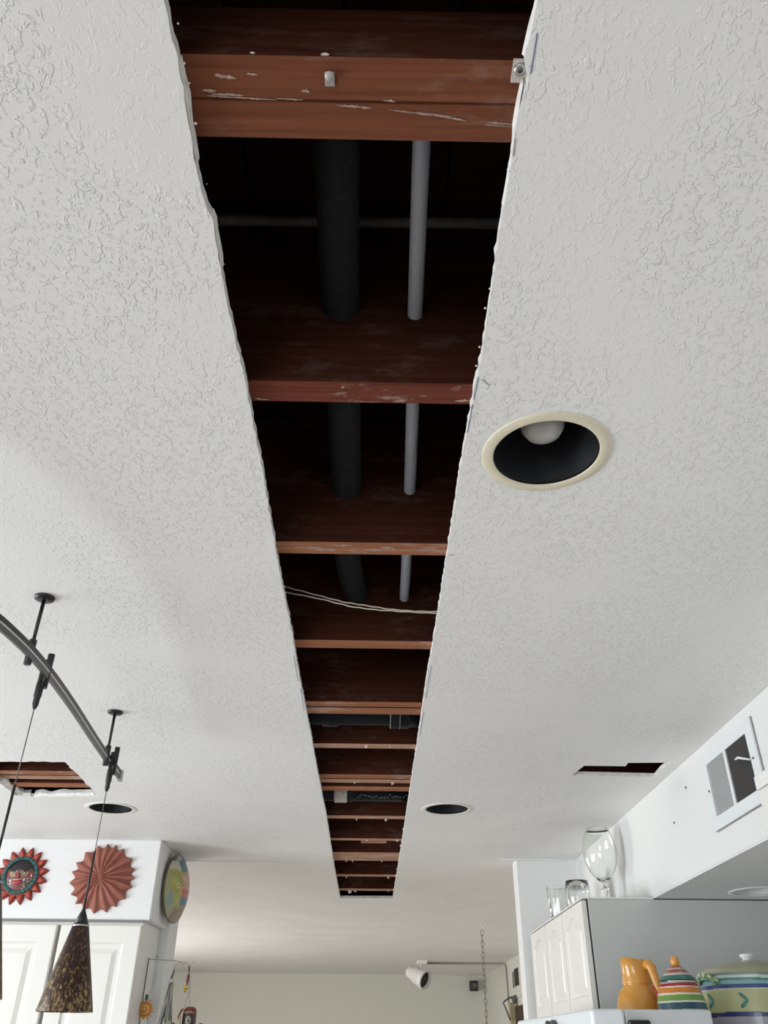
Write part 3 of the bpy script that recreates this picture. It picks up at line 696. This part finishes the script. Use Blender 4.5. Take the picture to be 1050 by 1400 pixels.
bm = B(); lathe(bm, [(.1335, 0), (.138, .001), (.1385, .005), (.1335, .006)], 72, (.008, 0, 0), (1, 0, 0)); obj('rim', bm, mat('olive_rim', (.10, .085, .04), .35), pt)
bm = B(); tube(bm, [(.004, -.02, .128), (.003, 0, .146), (.004, .02, .128)], .001, 6); obj('hanging_wire', bm, 'steel', pt)

# ---------------------------------------------------------------- wire hanger with ornaments on the cabinet side
HX, HY = -.9205, 3.849
hg = thing('wire_hanger', 'thin bent wire bracket fixed to the cabinet side holding small ornaments', 'wall hook', (HX, HY, 2.003))
bm = B(); tube(bm, [(.001, 0, 0), (.02, 0, .001), (.115, -.001, -.004), (.155, -.001, -.010), (.169, 0, -.016), (.174, 0, -.030)], .0015, 8)
tube(bm, [(.112, 0, -.040), (.118, 0, -.018), (.132, 0, -.008), (.148, 0, -.016), (.156, 0, -.038)], .0011, 8)
tube(bm, [(.175, 0, -.028), (.183, 0, -.016), (.192, 0, -.004)], .0009, 6); obj('arm', bm, mat('grey_bent_wire', (.30, .30, .29), .45), hg)
bm = B(); tube(bm, [(.003, 0, .006), (.002, 0, -.06), (.0025, 0, -.26)], .0022, 8); obj('rod', bm, 'railgrey', hg)
bm = B(); tube(bm, [(.006, 0, -.148), (.04, 0, -.118), (.075, 0, -.085), (.115, 0, -.058)], .0008, 6); obj('brace', bm, 'white', hg)

so = thing('sun_ornament', 'small orange smiling sun ornament with a green stem on the wire hanger', 'ornament', (HX+.020, HY-.012, 1.826), 'ornaments hung from the wire bracket')
bm = B(); poly = []
for i in range(56):
    a = 2*PI*i/56; poly.append(((.036 if i % 4 in (1, 2) else .0275)*math.cos(a), (.036 if i % 4 in (1, 2) else .0275)*math.sin(a)))
prism(bm, poly, lambda u, v, t: (u, t, v), -.003, .003); obj('rays', bm, mat('ochre_wood', (.50, .22, .04), .5), so)
bm = B(); lathe(bm, [(0, .009), (.012, .008), (.020, .005), (.0205, .003)], 32, (0, 0, 0), (0, -1, 0)); obj('face', bm, mat('amber_wood', (.62, .32, .07), .5), so)
bm = B(); lathe(bm, [(.0205, .004), (.0225, .0055), (.0245, .003)], 40, (0, 0, 0), (0, -1, 0)); obj('rim', bm, mat('rust_paint', (.38, .12, .04), .5), so)
bm = B(); tube(bm, [(-.010, -.0105, -.002), (-.006, -.0108, -.009), (0, -.011, -.011), (.007, -.0105, -.006), (.010, -.0095, .001)], .0013, 6)
ball(bm, (-.005, -.0085, .006), .0022); ball(bm, (.006, -.0085, .007), .0022); obj('smile', bm, mat('dark_brown_paint', (.09, .02, .01), .5), so)
bm = B(); tube(bm, [(-.001, 0, .030), (-.0005, 0, .036), (0, 0, .050), (0, 0, .052)], [.004, .0062, .0062, .003], 12); obj('stem', bm, mat('dark_green_bead', (.02, .10, .07), .4), so)

wc = thing('glass_wind_chime', 'bunch of clear and yellowish glass slivers tapering from a dark hook on the wire hanger', 'wind chime', (HX+.108, HY-.002, 1.765), 'ornaments hung from the wire bracket')
bm = B(); tube(bm, [(-.002, 0, .170), (.003, 0, .185), (.006, 0, .202)], [.0045, .0035, .002], 10); obj('top_hook', bm, 'railgrey', wc)
M['shard'] = mat('milky_glass', (.40, .40, .35), .3); M['shardy'] = mat('yellow_glass', (.38, .36, .14), .3)
M['sharda'] = mat('grey_glass', (.12, .125, .12), .3)
for k in range(22):
    a = random.uniform(0, 2*PI); top = Vector((.001+.007*math.cos(a), .007*math.sin(a), .168-random.uniform(0, .02)))
    xx = -.036+.060*(k/21); bot = Vector((xx+random.uniform(-.004, .004), random.uniform(-.012, .012), random.uniform(-.02, .04)))
    bm = B(); m1 = top.lerp(bot, .35)+Vector((random.uniform(-.003, .003), 0, 0)); tube(bm, [top, m1, top.lerp(bot, .7), bot], [.0012, .0032, .0038, .0022], 6)
    obj('sliver', bm, ('shard', 'sharda', 'shardy', 'shard', 'shard')[k % 5] if k > 13 else ('shard', 'sharda', 'shard')[k % 3], wc)
bm = B(); lathe(bm, [(.0095, .158), (.0105, .161), (.0098, .165), (.0088, .162)], 24); obj('neck_ring', bm, 'railline', wc)

jo = thing('jar_ornament', 'black jar ornament with cream swirls, strung below red and yellow beads', 'ornament', (HX+.199, HY, 1.768), 'ornaments hung from the wire bracket')
bm = B(); lathe(bm, [(0, -.02), (.026, -.018), (.028, .0), (.0275, .045), (.0255, .058), (.020, .066), (.012, .069), (0, .07)], 32)
def jarpaint(c): return (.16, .028, .022) if c.z > .050 or c.x > .022 else (.010, .009, .009)
obj('jar', bm, 'paint', jo, paint=jarpaint)
bm = B(); sw = []
for i in range(30):
    t = i/29*3.6*PI; rr = .0035+.0085*(i/29); xx = .002+rr*math.cos(t); zz = .022+rr*1.35*math.sin(t); sw.append((xx, -math.sqrt(max(0, .0285**2-xx*xx)), zz))
tube(bm, sw, .0011, 6)
sw = []
for i in range(24):
    t = i/23*2.6*PI; rr = .003+.008*(i/23); xx = -.004+rr*math.cos(t); zz = -.006+rr*math.sin(t); sw.append((xx, -math.sqrt(max(0, .0285**2-xx*xx)), zz))
tube(bm, sw, .0011, 6)
tube(bm, [(-.022, -.0165, .047), (-.010, -.0250, .050), (.006, -.0262, .051), (.018, -.0205, .048)], .0010, 6); obj('swirl', bm, mat('cream_slip', (.66, .58, .44), .4), jo)
bm = B(); tube(bm, [(-.024, 0, .066), (-.021, 0, .09), (-.014, 0, .115), (-.020, 0, .15), (-.023, 0, .2)], .0008, 6); tube(bm, [(-.004, 0, .066), (-.010, 0, .10), (-.012, 0, .135), (-.018, 0, .17), (-.023, 0, .2)], .0008, 6); obj('string', bm, 'railgrey', jo)
bm = B(); tube(bm, [(-.0265, 0, .213), (-.024, 0, .200), (-.024, 0, .190)], [.0028, .003, .0022], 8); obj('dark_bead', bm, mat('maroon_bead', (.07, .02, .025), .4), jo)
bm = B(); tube(bm, [(-.0235, 0, .185), (-.024, 0, .178), (-.025, 0, .158), (-.027, 0, .140)], [.003, .0055, .005, .001], 10); obj('chilli', bm, mat('chilli_red', (.20, .025, .02), .35), jo)
bm = B()
for k in range(6): ball(bm, (-.029+.005*math.cos(k*1.05), -.003, .133+.006*math.sin(k*1.05)), .0042, (1, .6, 1), 8, 6)
obj('yellow_flower', bm, mat('yellow_bead', (.75, .50, .03), .4), jo)
bm = B(); ball(bm, (-.026, -.008, .131), .003, u=8, v=6); ball(bm, (-.029, -.006, .121), .003, u=8, v=6); obj('flower_centre', bm, 'black', jo)
bm = B(); tube(bm, [(-.028, 0, .062), (-.036, 0, .055), (-.042, 0, .038), (-.044, 0, .025)], [.003, .0038, .0038, .002], 8); obj('red_loop', bm, mat('maroon_loop', (.22, .02, .03), .35), jo)
bm = B(); tube(bm, [(-.036, 0, .040), (-.040, 0, .01), (-.042, 0, -.02)], [.003, .007, .009], 10); obj('cream_petal', bm, mat('cream_petal', (.68, .60, .32), .4), jo)
bm = B(); tube(bm, [(-.072, 0, .002), (-.062, 0, .010), (-.05, 0, .006)], [.001, .006, .003], 8); M['leafg'] = mat('dark_green_leaf', (.05, .09, .06), .5); obj('leaf', bm, 'leafg', jo)
bm = B(); tube(bm, [(.032, 0, .004), (.048, 0, .010), (.062, 0, .008)], [.003, .0045, .001], 8); obj('leaf', bm, 'leafg', jo)

# ================================================================ vent register on the soffit face
vt = thing('vent_register', 'white metal wall vent with one pale and one dark bank of louvres, on the soffit', 'air vent', (0.946, 2.1415, 2.2065))
V0, V1, VH = -.1755, .1755, .2005         # local y extents, height
bm = B()
for y0, y1, z0, z1 in ((V0, -.134, 0, VH), (.147, V1, 0, VH), (-.134, .147, 0, .032), (-.134, .147, .171, VH)):
    bx(bm, -.007, 0.0, y0, y1, z0, z1)
bmesh.ops.remove_doubles(bm, verts=bm.verts, dist=1e-5)
obj('face_frame', bm, 'ventw', vt)
bm = B(); bx(bm, -.003, -.0005, V0-.003, V0, -.002, VH); bx(bm, -.003, -.0005, V0-.003, V1, -.0025, -.0005); obj('shadow_strip', bm, mat('grey_shadow_strip', (.25, .25, .24), .6), vt)  # grey strips drawn in as the shadow line along the vent frame
bm = B(); bx(bm, -.008, -.001, .002, .018, .032, .171); obj('divider', bm, 'ventw', vt)
bm = B(); bx(bm, -.0012, -.0004, -.134, .147, .032, .171); obj('duct', bm, 'ventd', vt)
for k in range(13):
    y = -.129+k*.0103
    bm = B(); box(bm, (-.0042, y, .1015), (.0062, .0016, .138), Matrix.Rotation(math.radians(-18), 3, 'Z')); obj('louvre', bm, 'ventslat', vt)
for k in range(12):
    y = .0235+k*.0107
    bm = B(); box(bm, (-.0038, y, .1015), (.0012, .0114, .138), Matrix.Rotation(math.radians(-6), 3, 'Z')); obj('louvre', bm, 'ventslatl', vt)
for y, z in ((.160, .103), (-.150, .104)):
    bm = B(); lathe(bm, [(0, .0095), (.002, .0095), (.0036, .0075), (.0036, .006)], 14, (0, y, z), (-1, 0, 0)); obj('screw', bm, 'railgrey', vt)
bm = B(); tube(bm, [(-.008, -.139, .103), (-.022, -.125, .110), (-.028, -.112, .116), (-.028, -.096, .116)], [.0022, .003, .0032, .0028], 8); obj('lever', bm, 'ventw', vt)

# ================================================================ over-fridge cabinet
oc = thing('fridge_cabinet', 'off-white cabinet above the fridge with three narrow panelled doors and a grey side', 'cabinet', (0.724, 2.966, 1.80))
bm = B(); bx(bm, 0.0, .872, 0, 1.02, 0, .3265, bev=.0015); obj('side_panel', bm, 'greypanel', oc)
bm = B(); bx(bm, -.020, .222, -.002, 1.03, .3266, .3316, bev=.001); obj('top_board', bm, 'cab', oc)
bm = B(); bx(bm, -.003, .0, .001, 1.02, .002, .326); obj('door_gap', bm, 'darkgap', oc)
for k in range(3):
    w = .333; y = .008+k*.339+w/2
    bm = B()
    # frame-and-panel door, arched top: front faces -x
    H_ = .318; f = .045
    def arch(yy): return H_-.060+.028*math.cos(yy/(w/2-f)*PI/2)**2
    outer = [(-w/2, 0), (w/2, 0), (w/2, H_), (-w/2, H_)]
    def loop_(ins):
        hw = w/2-f-ins
        return [(-hw, f+ins), (hw, f+ins)]+[(hw*(1-2*i/16), arch(hw*(1-2*i/16))-ins) for i in range(17)]
    inner, inner1, inner2 = loop_(0), loop_(.006), loop_(.030)
    vo = [bm.verts.new((-.020, a, b)) for a, b in outer]; vb = [bm.verts.new((-.004, a, b)) for a, b in outer]
    bm.faces.new(vb)
    for i in range(4): bm.faces.new((vo[i], vo[(i+1) % 4], vb[(i+1) % 4], vb[i]))
    vi = [bm.verts.new((-.020, a, b)) for a, b in inner]; vr = [bm.verts.new((-.011, a, b)) for a, b in inner1]; v2 = [bm.verts.new((-.0195, a, b)) for a, b in inner2]
    n = len(inner)
    for A, Bq in ((vi, vr), (vr, v2)):
        for i in range(n): bm.faces.new((A[i], A[(i+1) % n], Bq[(i+1) % n], Bq[i]))
    bm.faces.new(v2)
    # stile faces between outer and inner loops
    bm.faces.new((vo[0], vo[1], vi[1], vi[0])); bm.faces.new((vo[1], vo[2], vi[2], vi[1])); bm.faces.new([vo[2], vo[3]]+vi[n-1:1:-1][:]) ; bm.faces.new((vo[3], vo[0], vi[0], vi[n-1]))
    obj('door', bm, 'cabcream', oc, (0, y, 0.004))

# cabinet at the near end of the soffit
nc = thing('wall_cabinet', 'white wall cabinet corner overlapping the vent at the picture edge', 'cabinet', (0.722, 1.505, 1.40))
bm = B(); bx(bm, 0, .87, -1.0, 0, 0, .728, bev=.0015); obj('body', bm, 'cab', nc)
for k in range(2):
    bm = B(); raised_panel(bm, .485, .690); o = obj('door', bm, 'cabcream', nc, (-.021, -.2510-k*.495, .012)); o.rotation_euler = (0, 0, -PI/2)
bm = B(); bx(bm, -.0215, .0, -1.0, -.001, .704, .728, bev=.001); obj('top_rail', bm, 'cab', nc)

# ================================================================ refrigerator
fr = thing('refrigerator', 'white refrigerator with its door tops and hinge cover showing below the pottery', 'refrigerator', (0.49, 2.10, 0))
bm = B(); bx(bm, .09, .78, 0.01, 1.01, .02, 1.70, bev=.01, seg=2); obj('body', bm, 'fridge', fr)
for y0, y1 in ((0, .497), (.503, 1.06)):
    bm = B(); bx(bm, 0, .075, y0, y1, .05, 1.783, bev=.008, seg=3); obj('door', bm, 'fridge', fr)
bm = B(); bx(bm, .078, .275, .015, .09, 1.7005, 1.783, bev=.006, seg=2); obj('hinge_cover', bm, mat('grey_white_plastic', (.62, .64, .65), .4), fr)
bm = B(); bx(bm, .082, .130, -.002, .013, 1.71, 1.762, bev=.003); obj('hinge', bm, 'black', fr)
for y in (.40, .47):
    bm = B(); box(bm, (-.008, y, 1.745), (.014, .02, .05), Matrix.Rotation(math.radians(25 if y < .45 else -25), 3, 'X'), bev=.003); obj('handle_end', bm, 'railgrey', fr)

# ---------------------------------------------------------------- pottery on the refrigerator
FT = 1.7005
jg = thing('jug', 'glossy ochre-orange jug with a red and white handle beside the striped jar', 'jug', (.735, 2.56, FT))
bm = B(); NA = 40; prof = [(.035, 0), (.050, .006), (.060, .04), (.0635, .080), (.060, .115), (.051, .138), (.041, .150), (.0375, .154), (.0405, .157), (.0405, .161), (.0385, .172), (.0375, .19), (.0385, .213), (.036, .2145), (.033, .20), (.033, .17)]
grid = []
for rr, z in prof:
    ring = []
    for i in range(NA):
        a = 2*PI*i/NA; q = rr
        if z > .175:                                   # pouring lip turned towards the viewer's left
            q += .010*((z-.175)/.04)*max(0, math.cos(a-math.radians(-140)))**6
        ring.append(bm.verts.new((q*math.cos(a), q*math.sin(a), z+.004*(1 if z > .2 else 0)*max(0, math.cos(a-math.radians(-140)))**4)))
    grid.append(ring)
for a, b in zip(grid, grid[1:]):
    for i in range(NA): bm.faces.new((a[i], a[(i+1) % NA], b[(i+1) % NA], b[i])).smooth = True
bm.faces.new(grid[0][::-1]); obj('body', bm, 'orange', jg)
bm = B(); ang = math.radians(-55); dx, dy = math.cos(ang), math.sin(ang)
hp = [(.030, .198), (.044, .202), (.055, .193), (.061, .170), (.070, .140), (.078, .115), (.074, .085), (.060, .060)]
tube(bm, [(r*dx, r*dy, z) for r, z in hp], [.012, .014, .013, .011, .010, .010, .009, .008], 12)
obj('handle', bm, 'orange', jg)
bm = B(); tube(bm, [(r*dx-.003, r*dy-.0095, z) for r, z in [(.052, .150), (.060, .135), (.068, .110), (.070, .085), (.062, .060)]], [.003, .0055, .006, .0055, .003], 8); obj('red_stripe', bm, 'redglaze', jg)
bm = B(); tube(bm, [(r*dx+.004, r*dy-.0095, z) for r, z in [(.052, .155), (.060, .140), (.068, .113), (.070, .088)]], [.001, .0025, .003, .002], 8); obj('white_stripe', bm, 'white', jg)

st = thing('lidded_jar', 'stout lidded jar with bright horizontal stripes and an orange knob', 'jar', (.795, 2.40, FT))
bands = [(.040, (.10, .05, .13)), (.058, (.13, .07, .16)), (.067, (.02, .015, .015)), (.070, (.7, .66, .6)), (.088, (.40, .075, .035)), (.091, (.72, .70, .62)), (.106, (.02, .09, .13)), (.110, (.72, .70, .62)), (.123, (.18, .34, .055)), (.127, (.72, .70, .62)), (.139, (.60, .20, .03)), (.142, (.72, .62, .50)), (.149, (.33, .03, .04)), (.153, (.55, .50, .45)), (.157, (.02, .02, .03)), (.167, (.03, .15, .12)), (.172, (.55, .50, .45)), (.180, (.33, .08, .06)), (.184, (.5, .42, .38)), (.19, (.30, .09, .07)), (.3, (.72, .33, .04))]
def bandpaint(c):
    z = c.z+.0008*math.sin(math.atan2(c.y, c.x)*2+1)
    for lim, col in bands:
        if z < lim: return col
    return bands[-1][1]
bm = B(); pr = [(.042, 0), (.055, .005)]
for k in range(180):
    z = .01+.142*k/179; pr.append((.0625*math.sqrt(max(.02, 1-((z-.070)/.118)**2)) if z > .07 else .0625-.006*((.07-z)/.07)**2, z))
lathe(bm, pr, 120); lathe(bm, [(.0655, .0), (.064, .0)], 4) if False else None
obj('pot', bm, 'paint', st, paint=bandpaint)
bm = B(); rim_r = pr[-1][0]; pr2 = [(rim_r+.003, .151), (rim_r+.0045, .154)]
for k in range(70):
    t = k/69; pr2.append(((rim_r+.002)*(1-t)**.85+.008*t, .156+.036*t))
lathe(bm, pr2, 120); obj('lid', bm, 'paint', st, paint=bandpaint)
bm = B(); lathe(bm, [(.007, .188), (.0095, .191), (.0115, .197), (.0115, .203), (.009, .209), (.004, .2115), (0, .212)], 24); obj('knob', bm, 'orange', st)

tu = thing('tureen', 'wide yellow-green lidded casserole with blue bands and teal chevrons', 'casserole dish', (1.037, 2.52, FT))
tb = [(.052, (.33, .30, .36)), (.078, (.40, .38, .44)), (.088, (.035, .05, .16)), (.138, (.50, .52, .27)), (.141, (.62, .64, .50)), (.150, (.05, .08, .24)), (.158, (.24, .44, .45)), (.164, (.08, .24, .22)), (.171, (.60, .68, .64)), (.3, (.26, .30, .27))]
def tupaint(c):
    z = c.z+.0012*math.sin(math.atan2(c.y, c.x)*4+1)
    a = math.atan2(c.y, c.x)
    for lim, col in tb:
        if z < lim: return col
    return tb[-1][1]
bm = B(); pr = [(.10, 0), (.125, .008)]
for k in range(90):
    z = .012+.160*k/89; pr.append((.146+.006*math.sin(PI*min(1, max(0, (z-.01)/.15)))-.0, z))
pr += [(.150, .173), (.150, .177), (.142, .177)]
lathe(bm, pr, 240); obj('bowl', bm, 'paint', tu, paint=tupaint)
M['teal'] = mat('teal_brush_stroke', (.07, .27, .21), .3)
for k in range(10):
    a0 = math.radians(-84+36*k)
    for sg in (1, -1):
        bm = B(); P = []
        for q in range(6):
            t = q/5; aa = a0-(.115-.115*t); zz = .114+sg*(.0155*(1-t)); rr = .1465+.0055*math.sin(PI*min(1, (zz-.01)/.15))
            P.append((rr*math.cos(aa), rr*math.sin(aa), zz))
        tube(bm, P, [.0025, .0042, .0042, .0036, .0036, .0026], 8); obj('chevron_stroke', bm, 'teal', tu)
bm = B(); lathe(bm, [(.144, .177), (.140, .182), (.115, .192), (.080, .203), (.045, .210), (.018, .213), (0, .213)], 64)
def lidp(c): return (.06, .12, .08) if .098 < math.hypot(c.x, c.y) < .103 else (.42, .42, .27)
obj('lid', bm, 'paint', tu, paint=lidp)
bm = B(); lathe(bm, [(.014, .211), (.013, .218), (.019, .222), (.0195, .227), (.014, .229), (0, .229)], 28); obj('knob', bm, 'white', tu)
for s, nm in ((1, 'handle'), (-1, 'handle')):
    bm = B(); base = math.radians(200 if s > 0 else 10)
    cc = Vector((math.cos(base), math.sin(base), 0)); tt = Vector((-math.sin(base), math.cos(base), 0)); P = []
    for i in range(13):
        t = -1+2*i/12; P.append(cc*(.146+.020*(1-t*t))+tt*(.036*t)+Vector((0, 0, .155+.018*(1-t*t))))
    tube(bm, P, .0065, 10)
    def hpnt(c): return (.16, .36, .08) if math.sin((c.x*tt.x+c.y*tt.y)*420) > -.2 else (.66, .66, .58)
    obj(nm, bm, 'paint', tu, paint=hpnt)

# ---------------------------------------------------------------- glassware on top of the cabinet
CT = 1.80+.3318
gb = thing('glass_goblet', 'large clear egg-shaped glass goblet with a ball stem on the cabinet top', 'glass', (.862, 3.25, CT))
bm = B()
pr = [(0, 0), (.040, 0), (.041, .003), (.020, .009), (.008, .018), (.007, .028), (.011, .036), (.0145, .045), (.011, .054), (.006, .060), (.006, .066), (.013, .073), (.030, .088), (.046, .108), (.058, .135), (.0635, .165), (.0625, .195), (.056, .222), (.046, .245), (.038, .256),
      (.0372, .2557), (.0452, .2445), (.0552, .2218), (.0617, .195), (.0627, .165), (.0571, .1355), (.0451, .109), (.0292, .0895), (.0122, .0755), (0, .0745)]
pr = [(a, b*1.02+.018*min(1, b/.03)) for a, b in pr]
lathe(bm, pr, 48); bmesh.ops.remove_doubles(bm, verts=bm.verts, dist=1e-6); obj('bowl_and_stem', bm, 'glass', gb)
cg = thing('cut_glass_tumbler', 'clear tumbler with cut facets round its foot at the cabinet front edge', 'glass', (.762, 3.60, CT))
bm = B(); n = 32; rings = []
for rr, z in [(.030, 0), (.034, .004), (.036, .02), (.040, .045), (.0435, .08), (.046, .125), (.0445, .126), (.042, .08), (.0382, .045), (.034, .02), (.030, .012)]:
    rings.append([bm.verts.new(((rr+(.0022 if (i % 4 in (0, 1)) and .003 < z < .06 and k_ < 5 else 0))*math.cos(2*PI*i/n), (rr+(.0022 if (i % 4 in (0, 1)) and .003 < z < .06 and k_ < 5 else 0))*math.sin(2*PI*i/n), z)) for k_ in (len(rings),) for i in range(n)])
for a, b in zip(rings, rings[1:]):
    for i in range(n): bm.faces.new((a[i], a[(i+1) % n], b[(i+1) % n], b[i]))
bm.faces.new(rings[0][::-1]); bm.faces.new(rings[-1]); obj('cup', bm, 'glass', cg)
pg = thing('plain_glass_tumbler', 'smooth clear round glass standing between the goblet and the cut-glass tumbler', 'glass', (.80, 3.42, CT))
bm = B(); lathe(bm, [(0, 0), (.026, 0), (.030, .003), (.040, .025), (.0465, .055), (.047, .085), (.0435, .120), (.0428, .1198), (.0462, .085), (.0457, .0555), (.0392, .0265), (.0285, .006), (0, .005)], 40); bmesh.ops.remove_doubles(bm, verts=bm.verts, dist=1e-6); obj('cup', bm, 'glass', pg)

# ================================================================ the room beyond
sp = thing('spotlight', 'white ceiling spotlight with a dark lens at the end of a surface cord', 'spotlight', (.54, 9.45, CEIL))
bm = B(); bx(bm, -.06, .04, -.10, .10, -.03, 0, bev=.004); obj('canopy', bm, 'whitetrim', sp)
bm = B(); tube(bm, [(-.02, 0, -.03), (-.02, 0, -.085)], .010, 12); obj('neck', bm, 'whitetrim', sp)
ax = Vector((.66, -.62, -.36)).normalized(); c0 = Vector((-.055, 0, -.135))
bm = B(); lathe(bm, [(0, -.13), (.04, -.13), (.055, -.115), (.060, -.04), (.076, -.025), (.080, .06), (.086, .066), (.088, .12), (.080, .12), (.078, .07)], 28, c0, ax)
for k in range(8):
    a = 2*PI*k/8; rot = Vector((0, 0, 1)).rotation_difference(ax).to_matrix()
    p0 = c0+rot@Vector((.052*math.cos(a), .052*math.sin(a), -.08)); p1 = c0+rot@Vector((.056*math.cos(a), .056*math.sin(a), -.02)); tube(bm, [p0, p1], .004, 6)
obj('head', bm, 'whitetrim', sp)
bm = B(); lathe(bm, [(0, .075), (.0785, .075), (.0785, .078), (0, .078)], 28, c0, ax); obj('lens', bm, 'black', sp)
bm = B(); tube(bm, [(.58, 9.56, CEIL-.012), (.9, 9.56, CEIL-.012), (1.36, 9.50, CEIL-.012), (1.385, 9.48, CEIL-.02), (1.388, 9.45, CEIL-.05), (1.388, 9.40, 2.0)], .0085, 8)
tag(obj('surface_cord', bm, mat('grey_cord', (.30, .30, .27), .6)), 'thin grey cord running over the far ceiling and down the wall', 'cord')
ch = thing('swag_chain', 'bronze oval-link chain hanging from a small white ceiling hook in the far room', 'chain', (.782, 6.36, CEIL))
bm = B(); lathe(bm, [(0, -.004), (.013, -.004), (.015, 0), (0, 0)], 16); tube(bm, [(0, 0, -.003), (0, 0, -.02), (.008, 0, -.032), (0, 0, -.042), (-.007, 0, -.036)], .0028, 8); obj('hook', bm, 'whitetrim', ch)
link = None
for k in range(17):
    z = -.062-k*.0345
    if link is None:
        bm = B(); P = []
        for i in range(17):
            a = 2*PI*i/16; P.append((.0085*math.cos(a), 0, .021*math.sin(a)))
        tube(bm, P, .0020, 6, caps=False); link = obj('link', bm, 'chain', ch); o = link
    else:
        o = link.copy(); C.objects.link(o)
    o.location = (0, 0, z); o.rotation_euler = (0, 0, 0 if k % 2 == 0 else PI/2)
bm = B(); lathe(bm, [(0, 0), (.018, -.004), (.03, -.02), (.032, -.05), (0, -.055)], 20, (0, 0, -.645)); obj('lamp_cap', bm, 'black', ch)

spk = thing('corner_speaker', 'small black cube speaker high on the far wall near its corner', 'speaker', (1.255, 11.35, 2.27))
bm = B(); bx(bm, -.048, .048, -.10, -.02, 0, .105, bev=.006, seg=2); obj('cabinet', bm, 'black', spk)
bm = B(); bx(bm, -.015, .015, -.02, 0, .03, .075); obj('bracket', bm, 'black', spk)
bm = B(); lathe(bm, [(0, .002), (.03, .0), (.036, .004), (.038, 0)], 20, (0, -.101, .052), (0, -1, 0)); obj('driver', bm, 'railgrey', spk)
wv = thing('wall_thermostat', 'narrow wall plate with a dark slot on the far room side wall', 'wall grille', (1.40, 8.80, 2.12))
bm = B(); bx(bm, -.010, 0, -.28, .36, -.02, .26, bev=.003); obj('plate', bm, 'farwall', wv)
bm = B(); bx(bm, -.013, -.009, -.12, .13, .073, .216); obj('dark_slot', bm, mat('dark_brown_slot', (.03, .02, .013), .7), wv)
bm = B(); bx(bm, -.015, -.009, .17, .24, .065, .20); obj('grey_slot', bm, 'conduit', wv)
hb = thing('hanging_bag', 'beige and dark brown long bag hung by a curved strap on the far side wall', 'bag', (1.40, 8.90, 1.60))
bm = B(); bx(bm, -.085, -.004, .0, .06, 0, .462, bev=.012, seg=2); obj('front', bm, mat('khaki_canvas', (.46, .42, .27), .8, var=.1, scale=20), hb)
bm = B(); bx(bm, -.035, 0, -.42, -.003, -.02, .43, bev=.012, seg=2); obj('side', bm, mat('dark_brown_leather', (.035, .018, .010), .6), hb)
bm = B(); lathe(bm, [(.020, -.02), (.028, -.015), (.030, .02), (.022, .024), (.018, 0)], 20, (-.03, -.01, .485), (-1, 0, 0)); tube(bm, [(0, -.01, .51), (-.02, -.01, .515), (-.045, -.01, .505), (-.06, -.01, .49)], .010, 10); obj('metal_hook', bm, 'conduit', hb)
bm = B(); tube(bm, [(-.04, -.01, .505), (-.08, -.02, .500), (-.13, -.02, .47), (-.142, -.02, .455), (-.125, -.02, .42), (-.105, -.02, .37), (-.085, -.01, .32)], .007, 8); obj('strap', bm, 'railgrey', hb)
